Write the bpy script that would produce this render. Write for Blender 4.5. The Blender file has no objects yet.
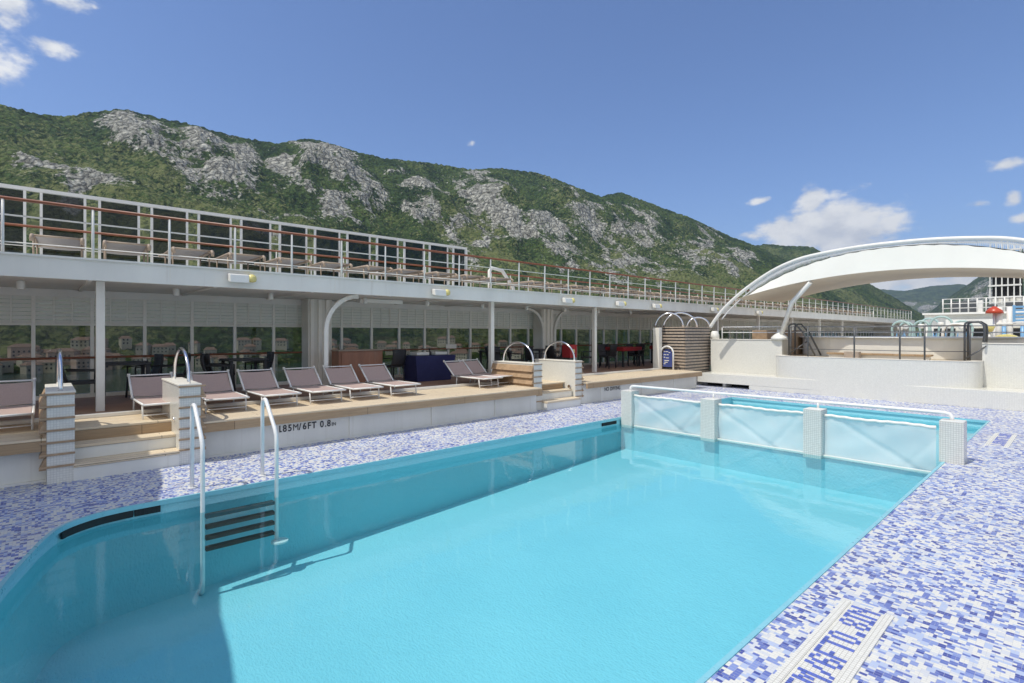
import bpy, bmesh, math, random
import numpy as np
from mathutils import Vector, Matrix
from mathutils.geometry import tessellate_polygon
random.seed(7)
S = bpy.context.scene
COL = S.collection
PI = math.pi
R = math.radians
YAW = .835
CAM_H = 1.9

# ------------------------------------------------------------------ materials
def nt_new(name):
    m = bpy.data.materials.new(name); m.use_nodes = True
    nt = m.node_tree
    for n in list(nt.nodes): nt.nodes.remove(n)
    return m, nt

class G:
    """small node-graph helper"""
    def __init__(s, nt): s.nt = nt
    def n(s, t, **kw):
        x = s.nt.nodes.new(t)
        for k, v in kw.items(): setattr(x, k, v)
        return x
    def link(s, a, b): s.nt.links.new(a, b)
    def put(s, sock, v):
        if v is None: return
        if isinstance(v, bpy.types.NodeSocket): s.link(v, sock)
        else:
            if isinstance(v, (tuple, list)) and len(v) == 3 and sock.type == 'RGBA': v = (*v, 1)
            sock.default_value = v
    def math(s, op, a, b=None, c=None, clamp=False):
        x = s.n('ShaderNodeMath', operation=op, use_clamp=clamp)
        s.put(x.inputs[0], a)
        if b is not None: s.put(x.inputs[1], b)
        if c is not None: s.put(x.inputs[2], c)
        return x.outputs[0]
    def vmath(s, op, a, b=None):
        x = s.n('ShaderNodeVectorMath', operation=op)
        s.put(x.inputs[0], a)
        if b is not None: s.put(x.inputs[1], b)
        return x.outputs['Value'] if op in ('DOT_PRODUCT', 'LENGTH') else x.outputs[0]
    def mix(s, f, a, b, blend='MIX'):
        x = s.n('ShaderNodeMix', data_type='RGBA', blend_type=blend)
        s.put(x.inputs[0], f); s.put(x.inputs[6], a); s.put(x.inputs[7], b)
        return x.outputs[2]
    def noise(s, vec, scale, detail=4, rough=.55, dim='3D'):
        x = s.n('ShaderNodeTexNoise', noise_dimensions=dim)
        if vec is not None: s.put(x.inputs['Vector'], vec)
        x.inputs['Scale'].default_value = scale; x.inputs['Detail'].default_value = detail
        x.inputs['Roughness'].default_value = rough
        return x.outputs[0]
    def ramp(s, f, stops, interp='LINEAR'):
        x = s.n('ShaderNodeValToRGB'); x.color_ramp.interpolation = interp
        e = x.color_ramp.elements
        while len(e) < len(stops): e.new(.5)
        for k, (p, c) in enumerate(stops):
            e[k].position = p
            e[k].color = (*c, 1) if isinstance(c, (tuple, list)) else (c, c, c, 1)
        s.put(x.inputs[0], f)
        return x.outputs[0]
    def bump(s, h, strength=.3, dist=.01):
        x = s.n('ShaderNodeBump'); x.inputs['Strength'].default_value = strength
        x.inputs['Distance'].default_value = dist; s.put(x.inputs['Height'], h)
        return x.outputs[0]
    def bsdf(s, color, rough=.5, metal=0, normal=None, spec=.5, **kw):
        x = s.n('ShaderNodeBsdfPrincipled')
        s.put(x.inputs['Base Color'], color); s.put(x.inputs['Roughness'], rough)
        s.put(x.inputs['Metallic'], metal); s.put(x.inputs['Specular IOR Level'], spec)
        if normal is not None: s.put(x.inputs['Normal'], normal)
        for k, v in kw.items(): s.put(x.inputs[k], v)
        return x.outputs[0]
    def out(s, sh, vol=None):
        o = s.n('ShaderNodeOutputMaterial')
        if sh is not None: s.link(sh, o.inputs[0])
        if vol is not None: s.link(vol, o.inputs[1])
    def obj(s): return s.n('ShaderNodeTexCoord').outputs['Object']
    def pos(s): return s.n('ShaderNodeNewGeometry').outputs['Position']
    def mapv(s, v, scale=(1, 1, 1), rot=(0, 0, 0), loc=(0, 0, 0)):
        x = s.n('ShaderNodeMapping'); s.put(x.inputs[0], v)
        x.inputs['Scale'].default_value = scale; x.inputs['Rotation'].default_value = rot
        x.inputs['Location'].default_value = loc
        return x.outputs[0]

MATS = {}
def simple(name, col, rough=.5, metal=0, var=.12, scale=6, bump=.05, spec=.5, streak=False):
    """painted / plain surface with faint mottling and dirt"""
    if name in MATS: return MATS[name]
    m, nt = nt_new(name); g = G(nt); o = g.obj()
    v = g.mapv(o, (1, 1, .25)) if streak else o
    f = g.noise(v, scale, 5, .6)
    dark = tuple(c * (1 - var) for c in col); light = tuple(min(1, c * (1 + var * .6)) for c in col)
    c = g.ramp(f, [(.3, dark), (.7, light)])
    r = g.math('ADD', g.math('MULTIPLY', g.noise(o, scale * 3, 3), .2), rough - .1, clamp=True)
    if streak:
        st = g.noise(g.mapv(o, (3.2, 3.2, .12)), 2.2, 5, .7)
        c = g.mix(g.ramp(st, [(.58, 0.), (.78, .30)]), c, (.42, .33, .24))
    nrm = g.bump(g.noise(o, scale * 9, 3), bump, .004)
    g.out(g.bsdf(c, r, metal, nrm, spec)); MATS[name] = m
    return m

def wood(name, c1, c2, axis='y', plank=.12, length=2.6, gap=(.03, .02, .012), rough=.55):
    m, nt = nt_new(name); g = G(nt); p = g.pos()
    sp = g.n('ShaderNodeSeparateXYZ'); g.put(sp.inputs[0], p); x, y, z = sp.outputs
    along, across = (y, x) if axis == 'y' else (x, y)
    cb = g.n('ShaderNodeCombineXYZ'); g.put(cb.inputs[0], along); g.put(cb.inputs[1], g.math('ADD', across, z))
    b = g.n('ShaderNodeTexBrick'); g.put(b.inputs['Vector'], cb.outputs[0])
    b.inputs['Scale'].default_value = 1; b.inputs['Brick Width'].default_value = length
    b.inputs['Row Height'].default_value = plank; b.inputs['Mortar Size'].default_value = .003
    b.inputs['Color1'].default_value = (*c1, 1); b.inputs['Color2'].default_value = (*c2, 1)
    b.inputs['Mortar'].default_value = (*gap, 1)
    cb2 = g.n('ShaderNodeCombineXYZ'); g.put(cb2.inputs[0], g.math('MULTIPLY', along, 1.2))
    g.put(cb2.inputs[1], g.math('MULTIPLY', across, 22)); g.put(cb2.inputs[2], g.math('MULTIPLY', z, 22))
    gr = g.noise(cb2.outputs[0], 2.2, 5, .6)
    c = g.mix(.5, b.outputs[0], g.ramp(gr, [(.25, .45), (.75, 1.15)]), 'MULTIPLY')
    c = g.mix(g.ramp(g.noise(p, .9, 4), [(.4, 0.), (.75, .28)]), c, tuple(q * .75 for q in c1))
    nrm = g.bump(gr, .25, .003)
    g.out(g.bsdf(c, rough, 0, nrm, .35)); MATS[name] = m
    return m

def grid_tile(name, tile, grout, s=.03, line=.12, rough=.25, var=.08):
    """small square wall mosaic; joints on the two axes lying in each face"""
    m, nt = nt_new(name); g = G(nt)
    ge = g.n('ShaderNodeNewGeometry')
    sp = g.n('ShaderNodeSeparateXYZ'); g.put(sp.inputs[0], ge.outputs['Position'])
    sn = g.n('ShaderNodeSeparateXYZ'); g.put(sn.inputs[0], ge.outputs['Normal'])
    tot = None
    for k in range(3):
        fr = g.math('FRACT', g.math('DIVIDE', g.math('ADD', sp.outputs[k], .0071), s))
        ln = g.math('LESS_THAN', fr, line)
        ok = g.math('LESS_THAN', g.math('ABSOLUTE', sn.outputs[k]), .6)
        q = g.math('MULTIPLY', ln, ok)
        tot = q if tot is None else g.math('MAXIMUM', tot, q)
    cell = g.vmath('FLOOR', g.vmath('SCALE', g.vmath('ADD', ge.outputs['Position'], (.0071, .0071, .0071))))
    cell.node.inputs[0].links[0].from_node.inputs['Scale'].default_value = 1 / s
    wn = g.n('ShaderNodeTexWhiteNoise'); g.put(wn.inputs[0], cell)
    base = g.mix(wn.outputs[0], tuple(c * (1 - var) for c in tile), tile)
    base = g.mix(g.ramp(g.noise(ge.outputs['Position'], 1.3, 4), [(.4, 0.), (.8, .25)]), base, tuple(c * .8 for c in tile))
    c = g.mix(tot, base, grout)
    nrm = g.bump(g.math('SUBTRACT', 1, tot), .3, .002)
    g.out(g.bsdf(c, rough, 0, nrm)); MATS[name] = m
    return m

def floor_mosaic(name):
    m, nt = nt_new(name); g = G(nt); p = g.pos()
    sp = g.n('ShaderNodeSeparateXYZ'); g.put(sp.inputs[0], p); x, y, z = sp.outputs
    sx, sy = .038, .024
    ry = g.math('DIVIDE', y, sy); row = g.math('FLOOR', ry)
    rn = g.n('ShaderNodeTexWhiteNoise', noise_dimensions='1D'); g.put(rn.inputs['W'], row)
    rx = g.math('ADD', g.math('DIVIDE', x, sx), g.math('MULTIPLY', g.math('ROUND', rn.outputs[0]), .5))
    colm = g.math('FLOOR', rx)
    # some rows pairs are merged into squarer tiles
    cb = g.n('ShaderNodeCombineXYZ'); g.put(cb.inputs[0], colm); g.put(cb.inputs[1], row)
    w1 = g.n('ShaderNodeTexWhiteNoise', noise_dimensions='2D'); g.put(w1.inputs[0], cb.outputs[0])
    cb2 = g.n('ShaderNodeCombineXYZ'); g.put(cb2.inputs[0], g.math('FLOOR', g.math('DIVIDE', x, .038)))
    g.put(cb2.inputs[1], g.math('FLOOR', g.math('DIVIDE', y, .048)))
    w2 = g.n('ShaderNodeTexWhiteNoise', noise_dimensions='2D'); g.put(w2.inputs[0], cb2.outputs[0])
    pick = g.math('GREATER_THAN', w2.outputs[0], .6)
    val = g.math('ADD', g.math('MULTIPLY', w1.outputs[0], g.math('SUBTRACT', 1, pick)),
                 g.math('MULTIPLY', g.math('FRACT', g.math('MULTIPLY', w2.outputs[0], 37.)), pick))
    cl = g.noise(p, 2.1, 3, .6)
    val = g.math('ADD', val, g.math('MULTIPLY', g.math('SUBTRACT', cl, .5), .35))
    c = g.ramp(val, [(0, (.06, .085, .33)), (.10, (.13, .18, .48)), (.25, (.24, .31, .60)), (.40, (.45, .53, .71)),
                     (.55, (.63, .65, .68)), (.70, (.74, .73, .67))], 'CONSTANT')
    fx = g.math('FRACT', rx); fy = g.math('FRACT', ry)
    j = g.math('MAXIMUM', g.math('LESS_THAN', fx, .05), g.math('LESS_THAN', fy, .09))
    c = g.mix(g.math('MULTIPLY', j, .75), c, (.50, .50, .50))
    c = g.mix(g.ramp(g.noise(p, .55, 5), [(.42, 0.), (.75, .22)]), c, (.44, .43, .42))
    tilt = g.vmath('SCALE', g.vmath('SUBTRACT', w1.outputs[1], (.5, .5, .5))); tilt.node.inputs['Scale'].default_value = .05
    nrm = g.vmath('NORMALIZE', g.vmath('ADD', g.bump(g.math('SUBTRACT', 1, j), .35, .002), tilt))
    wet = g.ramp(g.noise(p, .8, 4, .6), [(.32, .26), (.6, .58)])
    g.out(g.bsdf(c, wet, 0, nrm)); MATS[name] = m
    return m

def glass_mat(name, tint, gloss=.12, rough=.02):
    m, nt = nt_new(name); g = G(nt)
    tr = g.n('ShaderNodeBsdfTransparent'); g.put(tr.inputs[0], tint)
    gl = g.n('ShaderNodeBsdfGlossy'); gl.inputs['Roughness'].default_value = rough
    ge = g.n('ShaderNodeNewGeometry')                       # Schlick reflectance, the same from both faces of the pane
    co = g.math('ABSOLUTE', g.vmath('DOT_PRODUCT', ge.outputs['Normal'], ge.outputs['Incoming']))
    fr = g.math('ADD', .03, g.math('MULTIPLY', .85, g.math('POWER', g.math('SUBTRACT', 1, co, clamp=True), 5.)))
    mx = g.n('ShaderNodeMixShader'); g.put(mx.inputs[0], fr)
    g.link(tr.outputs[0], mx.inputs[1]); g.link(gl.outputs[0], mx.inputs[2])
    g.out(mx.outputs[0]); MATS[name] = m
    return m

M_MOSAIC = floor_mosaic('blue_white_floor_mosaic')
M_WTILE = grid_tile('white_wall_mosaic', (.76, .75, .69), (.58, .57, .53), .03, .13)
M_GTILE = grid_tile('pale_post_mosaic', (.70, .70, .66), (.42, .42, .40), .03, .14)
M_WHITE = simple('white_paint', (.80, .785, .73), .4, var=.07, scale=3)
M_HULL = simple('weathered_white_paint', (.78, .77, .715), .45, var=.10, scale=1.2, streak=True)
M_CEIL = simple('ceiling_panel_paint', (.84, .82, .76), .5, var=.08, scale=1)
def louvre_mat():
    m, nt = nt_new('translucent_louvre_slat'); g = G(nt); p = g.pos()
    c = g.ramp(g.noise(p, 1.5, 4), [(.3, (.88, .86, .79)), (.7, (.92, .90, .83))])
    d = g.n('ShaderNodeBsdfDiffuse'); g.put(d.inputs[0], c); t = g.n('ShaderNodeBsdfTranslucent'); g.put(t.inputs[0], c)
    mx = g.n('ShaderNodeMixShader'); mx.inputs[0].default_value = .12
    g.link(d.outputs[0], mx.inputs[1]); g.link(t.outputs[0], mx.inputs[2]); g.out(mx.outputs[0]); return m
M_LSLAT = louvre_mat()
M_CREAM = simple('cream_panel_paint', (.78, .75, .67), .45, var=.07, scale=2)
M_LOUVRE = simple('louvre_paint', (.88, .85, .77), .5, var=.05)
M_LAMP = simple('lamp_housing_paint', (.80, .79, .74), .35, var=.05)
M_YELLOW = simple('yellowed_lens_plastic', (.75, .66, .25), .25, var=.1)
M_CHROME = simple('polished_steel', (.78, .78, .80), .16, 1, var=.04, bump=.0)
M_DSTEEL = simple('dark_grey_metal', (.10, .105, .11), .4, .3)
M_ALU = simple('white_aluminium', (.80, .80, .79), .3, .0, var=.05)
M_RUST = simple('varnished_handrail_wood', (.23, .075, .035), .4, var=.25)
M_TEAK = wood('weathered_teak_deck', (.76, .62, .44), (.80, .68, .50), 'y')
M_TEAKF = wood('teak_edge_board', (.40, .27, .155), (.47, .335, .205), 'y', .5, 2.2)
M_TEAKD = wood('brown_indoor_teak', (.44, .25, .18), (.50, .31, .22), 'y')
M_SLAT = simple('teak_slat', (.42, .29, .18), .55, var=.25, scale=9)
M_SLATG = simple('greyed_teak_slat', (.44, .36, .29), .6, var=.22, scale=9)
M_CAB = simple('reddish_cabinet_wood', (.34, .155, .09), .4, var=.2, scale=7, streak=True)
M_SLING = simple('mauve_mesh_fabric', (.47, .355, .325), .8, var=.12, scale=60, bump=.3)
M_SLINGU = simple('grey_mesh_fabric', (.36, .35, .36), .8, var=.12, scale=60, bump=.3)
M_TEALB = None
M_TIMBF = simple('timber_lounger_frame', (.40, .31, .23), .5, var=.2)
M_RATTAN = simple('charcoal_woven_rattan', (.035, .035, .04), .6, var=.3, scale=40, bump=.4)
M_NAVY = simple('navy_tablecloth', (.025, .03, .115), .8, var=.15)
M_RED = simple('red_cloth', (.36, .02, .025), .7, var=.15)
M_BLACKTXT = simple('black_stencil_paint', (.02, .022, .03), .5)
M_SLOT = simple('dark_gap_paint', (.012, .014, .016), .6)
M_GRIP = simple('dark_grip_rubber', (.055, .035, .028), .6)
M_BLUESIGN = simple('blue_enamel', (.06, .085, .27), .3)
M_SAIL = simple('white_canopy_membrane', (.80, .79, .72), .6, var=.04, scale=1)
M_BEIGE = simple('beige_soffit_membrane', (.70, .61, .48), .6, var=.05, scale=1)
M_BMOS = simple('blue_letter_mosaic', (.13, .18, .55), .35, var=.25, scale=40)
M_WMOS = grid_tile('cream_band_mosaic', (.80, .79, .72), (.50, .48, .42), .0236, .13, .35)
M_COPING = simple('cyan_coping_paint', (.24, .56, .65), .3, var=.06)
M_GLASS = glass_mat('tinted_window_glass', (.55, .57, .56))
M_DGLASS = glass_mat('dark_screen_glass', (.38, .40, .42))
M_TEAL = simple('pale_teal_plastic', (.40, .54, .51), .35)
M_SKYB = simple('sky_blue_plastic', (.20, .42, .68), .35)
M_ORANGE = simple('orange_red_plastic', (.55, .07, .03), .35)
M_FUNNEL = simple('funnel_blue_paint', (.03, .045, .16), .4, var=.1)

def pool_paint():
    m, nt = nt_new('cyan_pool_paint'); g = G(nt); p = g.pos()
    c = g.ramp(g.noise(p, .8, 4), [(.3, (.30, .63, .71)), (.7, (.335, .67, .745))])
    # soft wandering light veins are left to the water; only fine mottling lives here
    nrm = g.bump(g.math('ADD', g.noise(p, 9, 3), g.noise(g.mapv(p, (1, 1.8, 1)), 26, 2)), .7, .014)
    g.out(g.bsdf(c, .6, 0, nrm, .2)); return m
M_POOL = pool_paint()

def water_mat():
    m, nt = nt_new('pool_water'); g = G(nt); p = g.pos()
    h1 = g.noise(g.mapv(p, (1, 1, 1)), 1.6, 2, .5)
    h2 = g.noise(g.mapv(p, (1, 1.4, 1)), 9, 3, .55)
    h3 = g.noise(p, 30, 3, .6)
    h = g.math('ADD', h1, g.math('ADD', g.math('MULTIPLY', h2, .16), g.math('MULTIPLY', h3, .05)))
    nrm = g.bump(h, .035, .09)
    tr = g.n('ShaderNodeBsdfTransparent'); g.put(tr.inputs[0], (.745, .94, .98))
    gl = g.n('ShaderNodeBsdfGlossy'); gl.inputs['Roughness'].default_value = .02; g.put(gl.inputs['Normal'], nrm)
    fr = g.n('ShaderNodeFresnel'); fr.inputs[0].default_value = 1.33; g.put(fr.inputs[1], nrm)
    mx = g.n('ShaderNodeMixShader'); g.put(mx.inputs[0], fr.outputs[0])
    g.link(tr.outputs[0], mx.inputs[1]); g.link(gl.outputs[0], mx.inputs[2])
    g.out(mx.outputs[0]); return m
M_WATER = water_mat()

def sea_mat():
    m, nt = nt_new('bay_water'); g = G(nt); p = g.pos()
    nrm = g.bump(g.noise(g.mapv(p, (1, 1, 1)), .25, 6, .6), .5, .6)
    c = g.ramp(g.noise(p, .004, 3), [(.3, (.03, .07, .065)), (.7, (.045, .09, .085))])
    g.out(g.bsdf(c, .12, 0, nrm)); return m
M_SEA = sea_mat()

def net_mat():
    m, nt = nt_new('pool_net_cloth'); g = G(nt)
    p = g.pos()
    c = g.ramp(g.noise(p, 3, 4), [(.3, (.74, .85, .86)), (.7, (.80, .87, .87))])
    d = g.n('ShaderNodeBsdfDiffuse'); g.put(d.inputs[0], c)
    t = g.n('ShaderNodeBsdfTranslucent'); g.put(t.inputs[0], c)
    mx = g.n('ShaderNodeMixShader'); mx.inputs[0].default_value = .35
    g.link(d.outputs[0], mx.inputs[1]); g.link(t.outputs[0], mx.inputs[2])
    tr = g.n('ShaderNodeBsdfTransparent'); m2 = g.n('ShaderNodeMixShader'); m2.inputs[0].default_value = .22
    g.link(mx.outputs[0], m2.inputs[1]); g.link(tr.outputs[0], m2.inputs[2])
    g.out(m2.outputs[0]); return m
M_NET = net_mat()

# ------------------------------------------------------------------ geometry helpers
def tagp(o, label=None, cat=None, group=None, kind=None):
    if label: o['label'] = label
    if cat: o['category'] = cat
    if group: o['group'] = group
    if kind: o['kind'] = kind
    return o

def thing(name, label, cat, loc=(0, 0, 0), group=None, rz=0):
    o = bpy.data.objects.new(name, None); COL.objects.link(o)
    o.location = loc; o.rotation_euler = (0, 0, rz); o.empty_display_size = .2
    return tagp(o, label, cat, group)

def origin_of(o):
    v = Vector((0, 0, 0))
    while o is not None:
        v += Vector(o.location); o = o.parent
    return v

class MB:
    def __init__(s): s.bm = bmesh.new()
    def box(s, x0, x1, y0, y1, z0, z1):
        vs = [s.bm.verts.new((x, y, z)) for z in (z0, z1) for y in (y0, y1) for x in (x0, x1)]
        for f in ((0, 2, 3, 1), (4, 5, 7, 6), (0, 1, 5, 4), (2, 6, 7, 3), (0, 4, 6, 2), (1, 3, 7, 5)):
            s.bm.faces.new([vs[i] for i in f])
        return s
    def hexa(s, pts):
        vs = [s.bm.verts.new(p) for p in pts]
        for f in ((0, 3, 2, 1), (4, 5, 6, 7), (0, 1, 5, 4), (1, 2, 6, 5), (2, 3, 7, 6), (3, 0, 4, 7)):
            s.bm.faces.new([vs[i] for i in f])
        return s
    def prism(s, poly, z0, z1):
        n = len(poly)
        a = [s.bm.verts.new((x, y, z0)) for x, y in poly]; b = [s.bm.verts.new((x, y, z1)) for x, y in poly]
        s.bm.faces.new(a[::-1]); s.bm.faces.new(b)
        for i in range(n): s.bm.faces.new([a[i], a[(i + 1) % n], b[(i + 1) % n], b[i]])
        return s
    def quad(s, *p):
        s.bm.faces.new([s.bm.verts.new(q) for q in p]); return s
    def tube(s, pts, r, n=8, caps=True, r2=None):
        pts = [Vector(p) for p in pts]
        rings = []; prev = None
        for i, p in enumerate(pts):
            if i == 0: d = pts[1] - p
            elif i == len(pts) - 1: d = p - pts[-2]
            else: d = (pts[i + 1] - p).normalized() + (p - pts[i - 1]).normalized()
            d.normalize()
            if prev is None:
                a = Vector((0, 0, 1)) if abs(d.z) < .9 else Vector((1, 0, 0))
                u = d.cross(a).normalized()
            else: u = (prev - d * prev.dot(d)).normalized()
            prev = u; v = d.cross(u)
            rr = r if r2 is None else r + (r2 - r) * i / (len(pts) - 1)
            rings.append([s.bm.verts.new(p + (u * math.cos(2 * PI * k / n) + v * math.sin(2 * PI * k / n)) * rr) for k in range(n)])
        for A, B in zip(rings, rings[1:]):
            for k in range(n):
                f = s.bm.faces.new([A[k], A[(k + 1) % n], B[(k + 1) % n], B[k]]); f.smooth = True
        if caps:
            s.bm.faces.new(rings[0][::-1]); s.bm.faces.new(rings[-1])
        return s
    def disc(s, c, r, h, n=20):
        x, y, z = c
        return s.prism([(x + r * math.cos(2 * PI * k / n), y + r * math.sin(2 * PI * k / n)) for k in range(n)], z, z + h)
    def lathe(s, c, prof, n=16):
        x, y, z = c; rings = []
        for r, h in prof:
            rings.append([s.bm.verts.new((x + r * math.cos(2 * PI * k / n), y + r * math.sin(2 * PI * k / n), z + h)) for k in range(n)])
        for A, B in zip(rings, rings[1:]):
            for k in range(n):
                f = s.bm.faces.new([A[k], A[(k + 1) % n], B[(k + 1) % n], B[k]]); f.smooth = True
        s.bm.faces.new(rings[0][::-1]); s.bm.faces.new(rings[-1])
        return s
    def sheet(s, fn, nu, nv, smooth=True):
        g = [[s.bm.verts.new(fn(i / nu, j / nv)) for j in range(nv + 1)] for i in range(nu + 1)]
        for i in range(nu):
            for j in range(nv):
                f = s.bm.faces.new([g[i][j], g[i + 1][j], g[i + 1][j + 1], g[i][j + 1]]); f.smooth = smooth
        return s
    def build(s, name, mat, parent=None, bevel=0, label=None):
        if parent is not None:
            o0 = origin_of(parent)
            if o0.length > 0: bmesh.ops.translate(s.bm, vec=-o0, verts=s.bm.verts)
        bmesh.ops.recalc_face_normals(s.bm, faces=s.bm.faces)
        me = bpy.data.meshes.new(name); s.bm.to_mesh(me); s.bm.free()
        me.materials.append(mat)
        o = bpy.data.objects.new(name, me); COL.objects.link(o)
        if parent is not None: o.parent = parent
        if bevel:
            b = o.modifiers.new('bevel', 'BEVEL'); b.width = bevel; b.segments = 2; b.limit_method = 'ANGLE'
        if label: o['label'] = label
        return o

def kids(o): return [c for c in ALLKIDS.get(o.name, [])]
def snapshot():
    d = {}
    for o in bpy.data.objects:
        if o.parent: d.setdefault(o.parent.name, []).append(o)
    return d
def copy_tree(o, parent=None, km=None):
    if km is None: km = snapshot()
    c = o.copy(); COL.objects.link(c)
    if parent: c.parent = parent
    for ch in km.get(o.name, []): copy_tree(ch, c, km)
    return c

def struct(mb, name, mat, bevel=0):
    o = mb.build(name, mat, None, bevel); o['kind'] = 'structure'; return o

def text_mesh(name, txt, size, mat, parent, mtx, depth=.002, offset=.0, label=None):
    cu = bpy.data.curves.new(name, 'FONT'); cu.body = txt; cu.size = size; cu.extrude = depth; cu.offset = offset
    cu.space_character = 1.15
    t = bpy.data.objects.new(name, cu); COL.objects.link(t)
    dg = bpy.context.evaluated_depsgraph_get(); me = bpy.data.meshes.new_from_object(t.evaluated_get(dg))
    bpy.data.objects.remove(t); bpy.data.curves.remove(cu)
    me.transform(mtx); me.materials.clear(); me.materials.append(mat); me.name = name
    o = bpy.data.objects.new(name, me); COL.objects.link(o)
    if parent is not None:
        me.transform(Matrix.Translation(-origin_of(parent))); o.parent = parent
    if label: o['label'] = label
    return o

# ------------------------------------------------------------------ camera
cam = bpy.data.cameras.new('camera'); camo = bpy.data.objects.new('camera', cam); COL.objects.link(camo)
camo.location = (0, 0, CAM_H); camo.rotation_euler = (R(90), 0, YAW)
cam.sensor_width = 36; cam.lens = 520 / 1024 * 36; cam.shift_y = -8.5 / 1024
cam.clip_end = 40000; cam.clip_start = .05
S.camera = camo

# ------------------------------------------------------------------ light
SUN_EL, SUN_AZ = 61.5, 10.5        # degrees above the horizon; degrees from -Y towards -X
sd = Vector((-math.sin(R(SUN_AZ)) * math.cos(R(SUN_EL)), -math.cos(R(SUN_AZ)) * math.cos(R(SUN_EL)), math.sin(R(SUN_EL))))
sl = bpy.data.lights.new('sun', 'SUN'); sl.energy = 2.5; sl.angle = R(.53); sl.color = (1, .945, .84)
so = bpy.data.objects.new('sun', sl); COL.objects.link(so); so.rotation_euler = sd.to_track_quat('Z', 'Y').to_euler()
so.location = (0, -20, 40)

def view_dir(u, v):
    dx, dz = (u - 512) / 520, (333 - v) / 520
    c, s = math.cos(YAW), math.sin(YAW)
    return Vector((c * dx - s, s * dx + c, dz)).normalized()

W = bpy.data.worlds.new('World'); S.world = W; W.use_nodes = True
nt = W.node_tree
for n in list(nt.nodes): nt.nodes.remove(n)
g = G(nt)
sky = g.n('ShaderNodeTexSky', sky_type='NISHITA'); sky.sun_disc = False
sky.sun_elevation = R(SUN_EL); sky.sun_rotation = math.atan2(sd.x, sd.y)
sky.air_density = 1.0; sky.dust_density = .6; sky.ozone_density = 2.2; sky.altitude = 30
d = g.n('ShaderNodeTexCoord').outputs['Generated']
best = None
CLOUDS = [(832, 228, 54, 27, 1.35), (856, 236, 40, 20, 1.3), (812, 200, 14, 14, 1.3), (782, 228, 26, 14, 1.1), (752, 236, 30, 8, .7), (905, 272, 85, 22, 1.2), (960, 280, 60, 14, .9),
          (8, 8, 28, 24, 1.05), (66, 2, 46, 11, .9), (50, 46, 28, 15, .9), (95, 8, 12, 8, .6), (-40, 60, 60, 40, 1), (472, 143, 8, 6, .75),
          (760, 201, 16, 5, .8), (1008, 164, 20, 8, 1.0), (1014, 198, 10, 12, .95), (978, 204, 16, 7, .85), (1022, 218, 12, 8, .7), (1080, 190, 50, 30, 1),
          (-260, 120, 160, 60, 1), (1300, 120, 200, 70, 1), (300, -260, 120, 50, .8)]
for (u, v, su, sv, amp) in CLOUDS:
    c0 = view_dir(u, v); up = Vector((0, 0, 1)); t1 = c0.cross(up).normalized(); t2 = t1.cross(c0)
    k = 1 / math.sqrt(1 + ((u - 512) / 520) ** 2 + ((333 - v) / 520) ** 2)
    a = g.math('DIVIDE', g.vmath('DOT_PRODUCT', d, tuple(t1)), su / 520 * k * .9)
    b = g.math('DIVIDE', g.vmath('DOT_PRODUCT', d, tuple(t2)), sv / 520 * k)
    q = g.math('SUBTRACT', amp, g.math('MULTIPLY', g.math('SQRT', g.math('ADD', g.math('MULTIPLY', a, a), g.math('MULTIPLY', b, b))), 1))
    q = g.math('SUBTRACT', q, g.math('MULTIPLY', g.math('LESS_THAN', g.vmath('DOT_PRODUCT', d, tuple(c0)), 0), 50))
    best = q if best is None else g.math('MAXIMUM', best, q)
bk = Vector((math.sin(YAW) * .84, -math.cos(YAW) * .84, .54)).normalized()      # unseen cloud added overhead and behind the camera for whiter fill light
q = g.math('MINIMUM', g.math('MULTIPLY', g.math('SUBTRACT', g.vmath('DOT_PRODUCT', d, tuple(bk)), .42), 3.), .58)
best = g.math('MAXIMUM', best, q)
nz = g.noise(g.mapv(d, (1, 1, 1.7)), 17, 8, .58)
nz2 = g.noise(g.mapv(d, (1, 1, 1.7)), 44, 6, .6)
dens = g.math('ADD', best, g.math('ADD', g.math('MULTIPLY', g.math('SUBTRACT', nz, .5), 2.4), g.math('MULTIPLY', g.math('SUBTRACT', nz2, .5), .8)))
dens = g.math('SUBTRACT', dens, .04)
mask = g.n('ShaderNodeMapRange', interpolation_type='SMOOTHSTEP'); g.put(mask.inputs[0], dens)
mask.inputs[1].default_value = -.05; mask.inputs[2].default_value = .7; mask.inputs[3].default_value = 0; mask.inputs[4].default_value = .95
shade = g.ramp(nz, [(.35, (3.5, 3.65, 3.9)), (.6, (5.0, 5.0, 4.9))])
skyc = g.mix(1.0, sky.outputs[0], (.55, .63, .79), 'MULTIPLY')
colr = g.mix(mask.outputs[0], skyc, shade)
bg = g.n('ShaderNodeBackground'); g.put(bg.inputs[0], colr); bg.inputs[1].default_value = .15
ow = g.n('ShaderNodeOutputWorld'); g.link(bg.outputs[0], ow.inputs[0])

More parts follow.
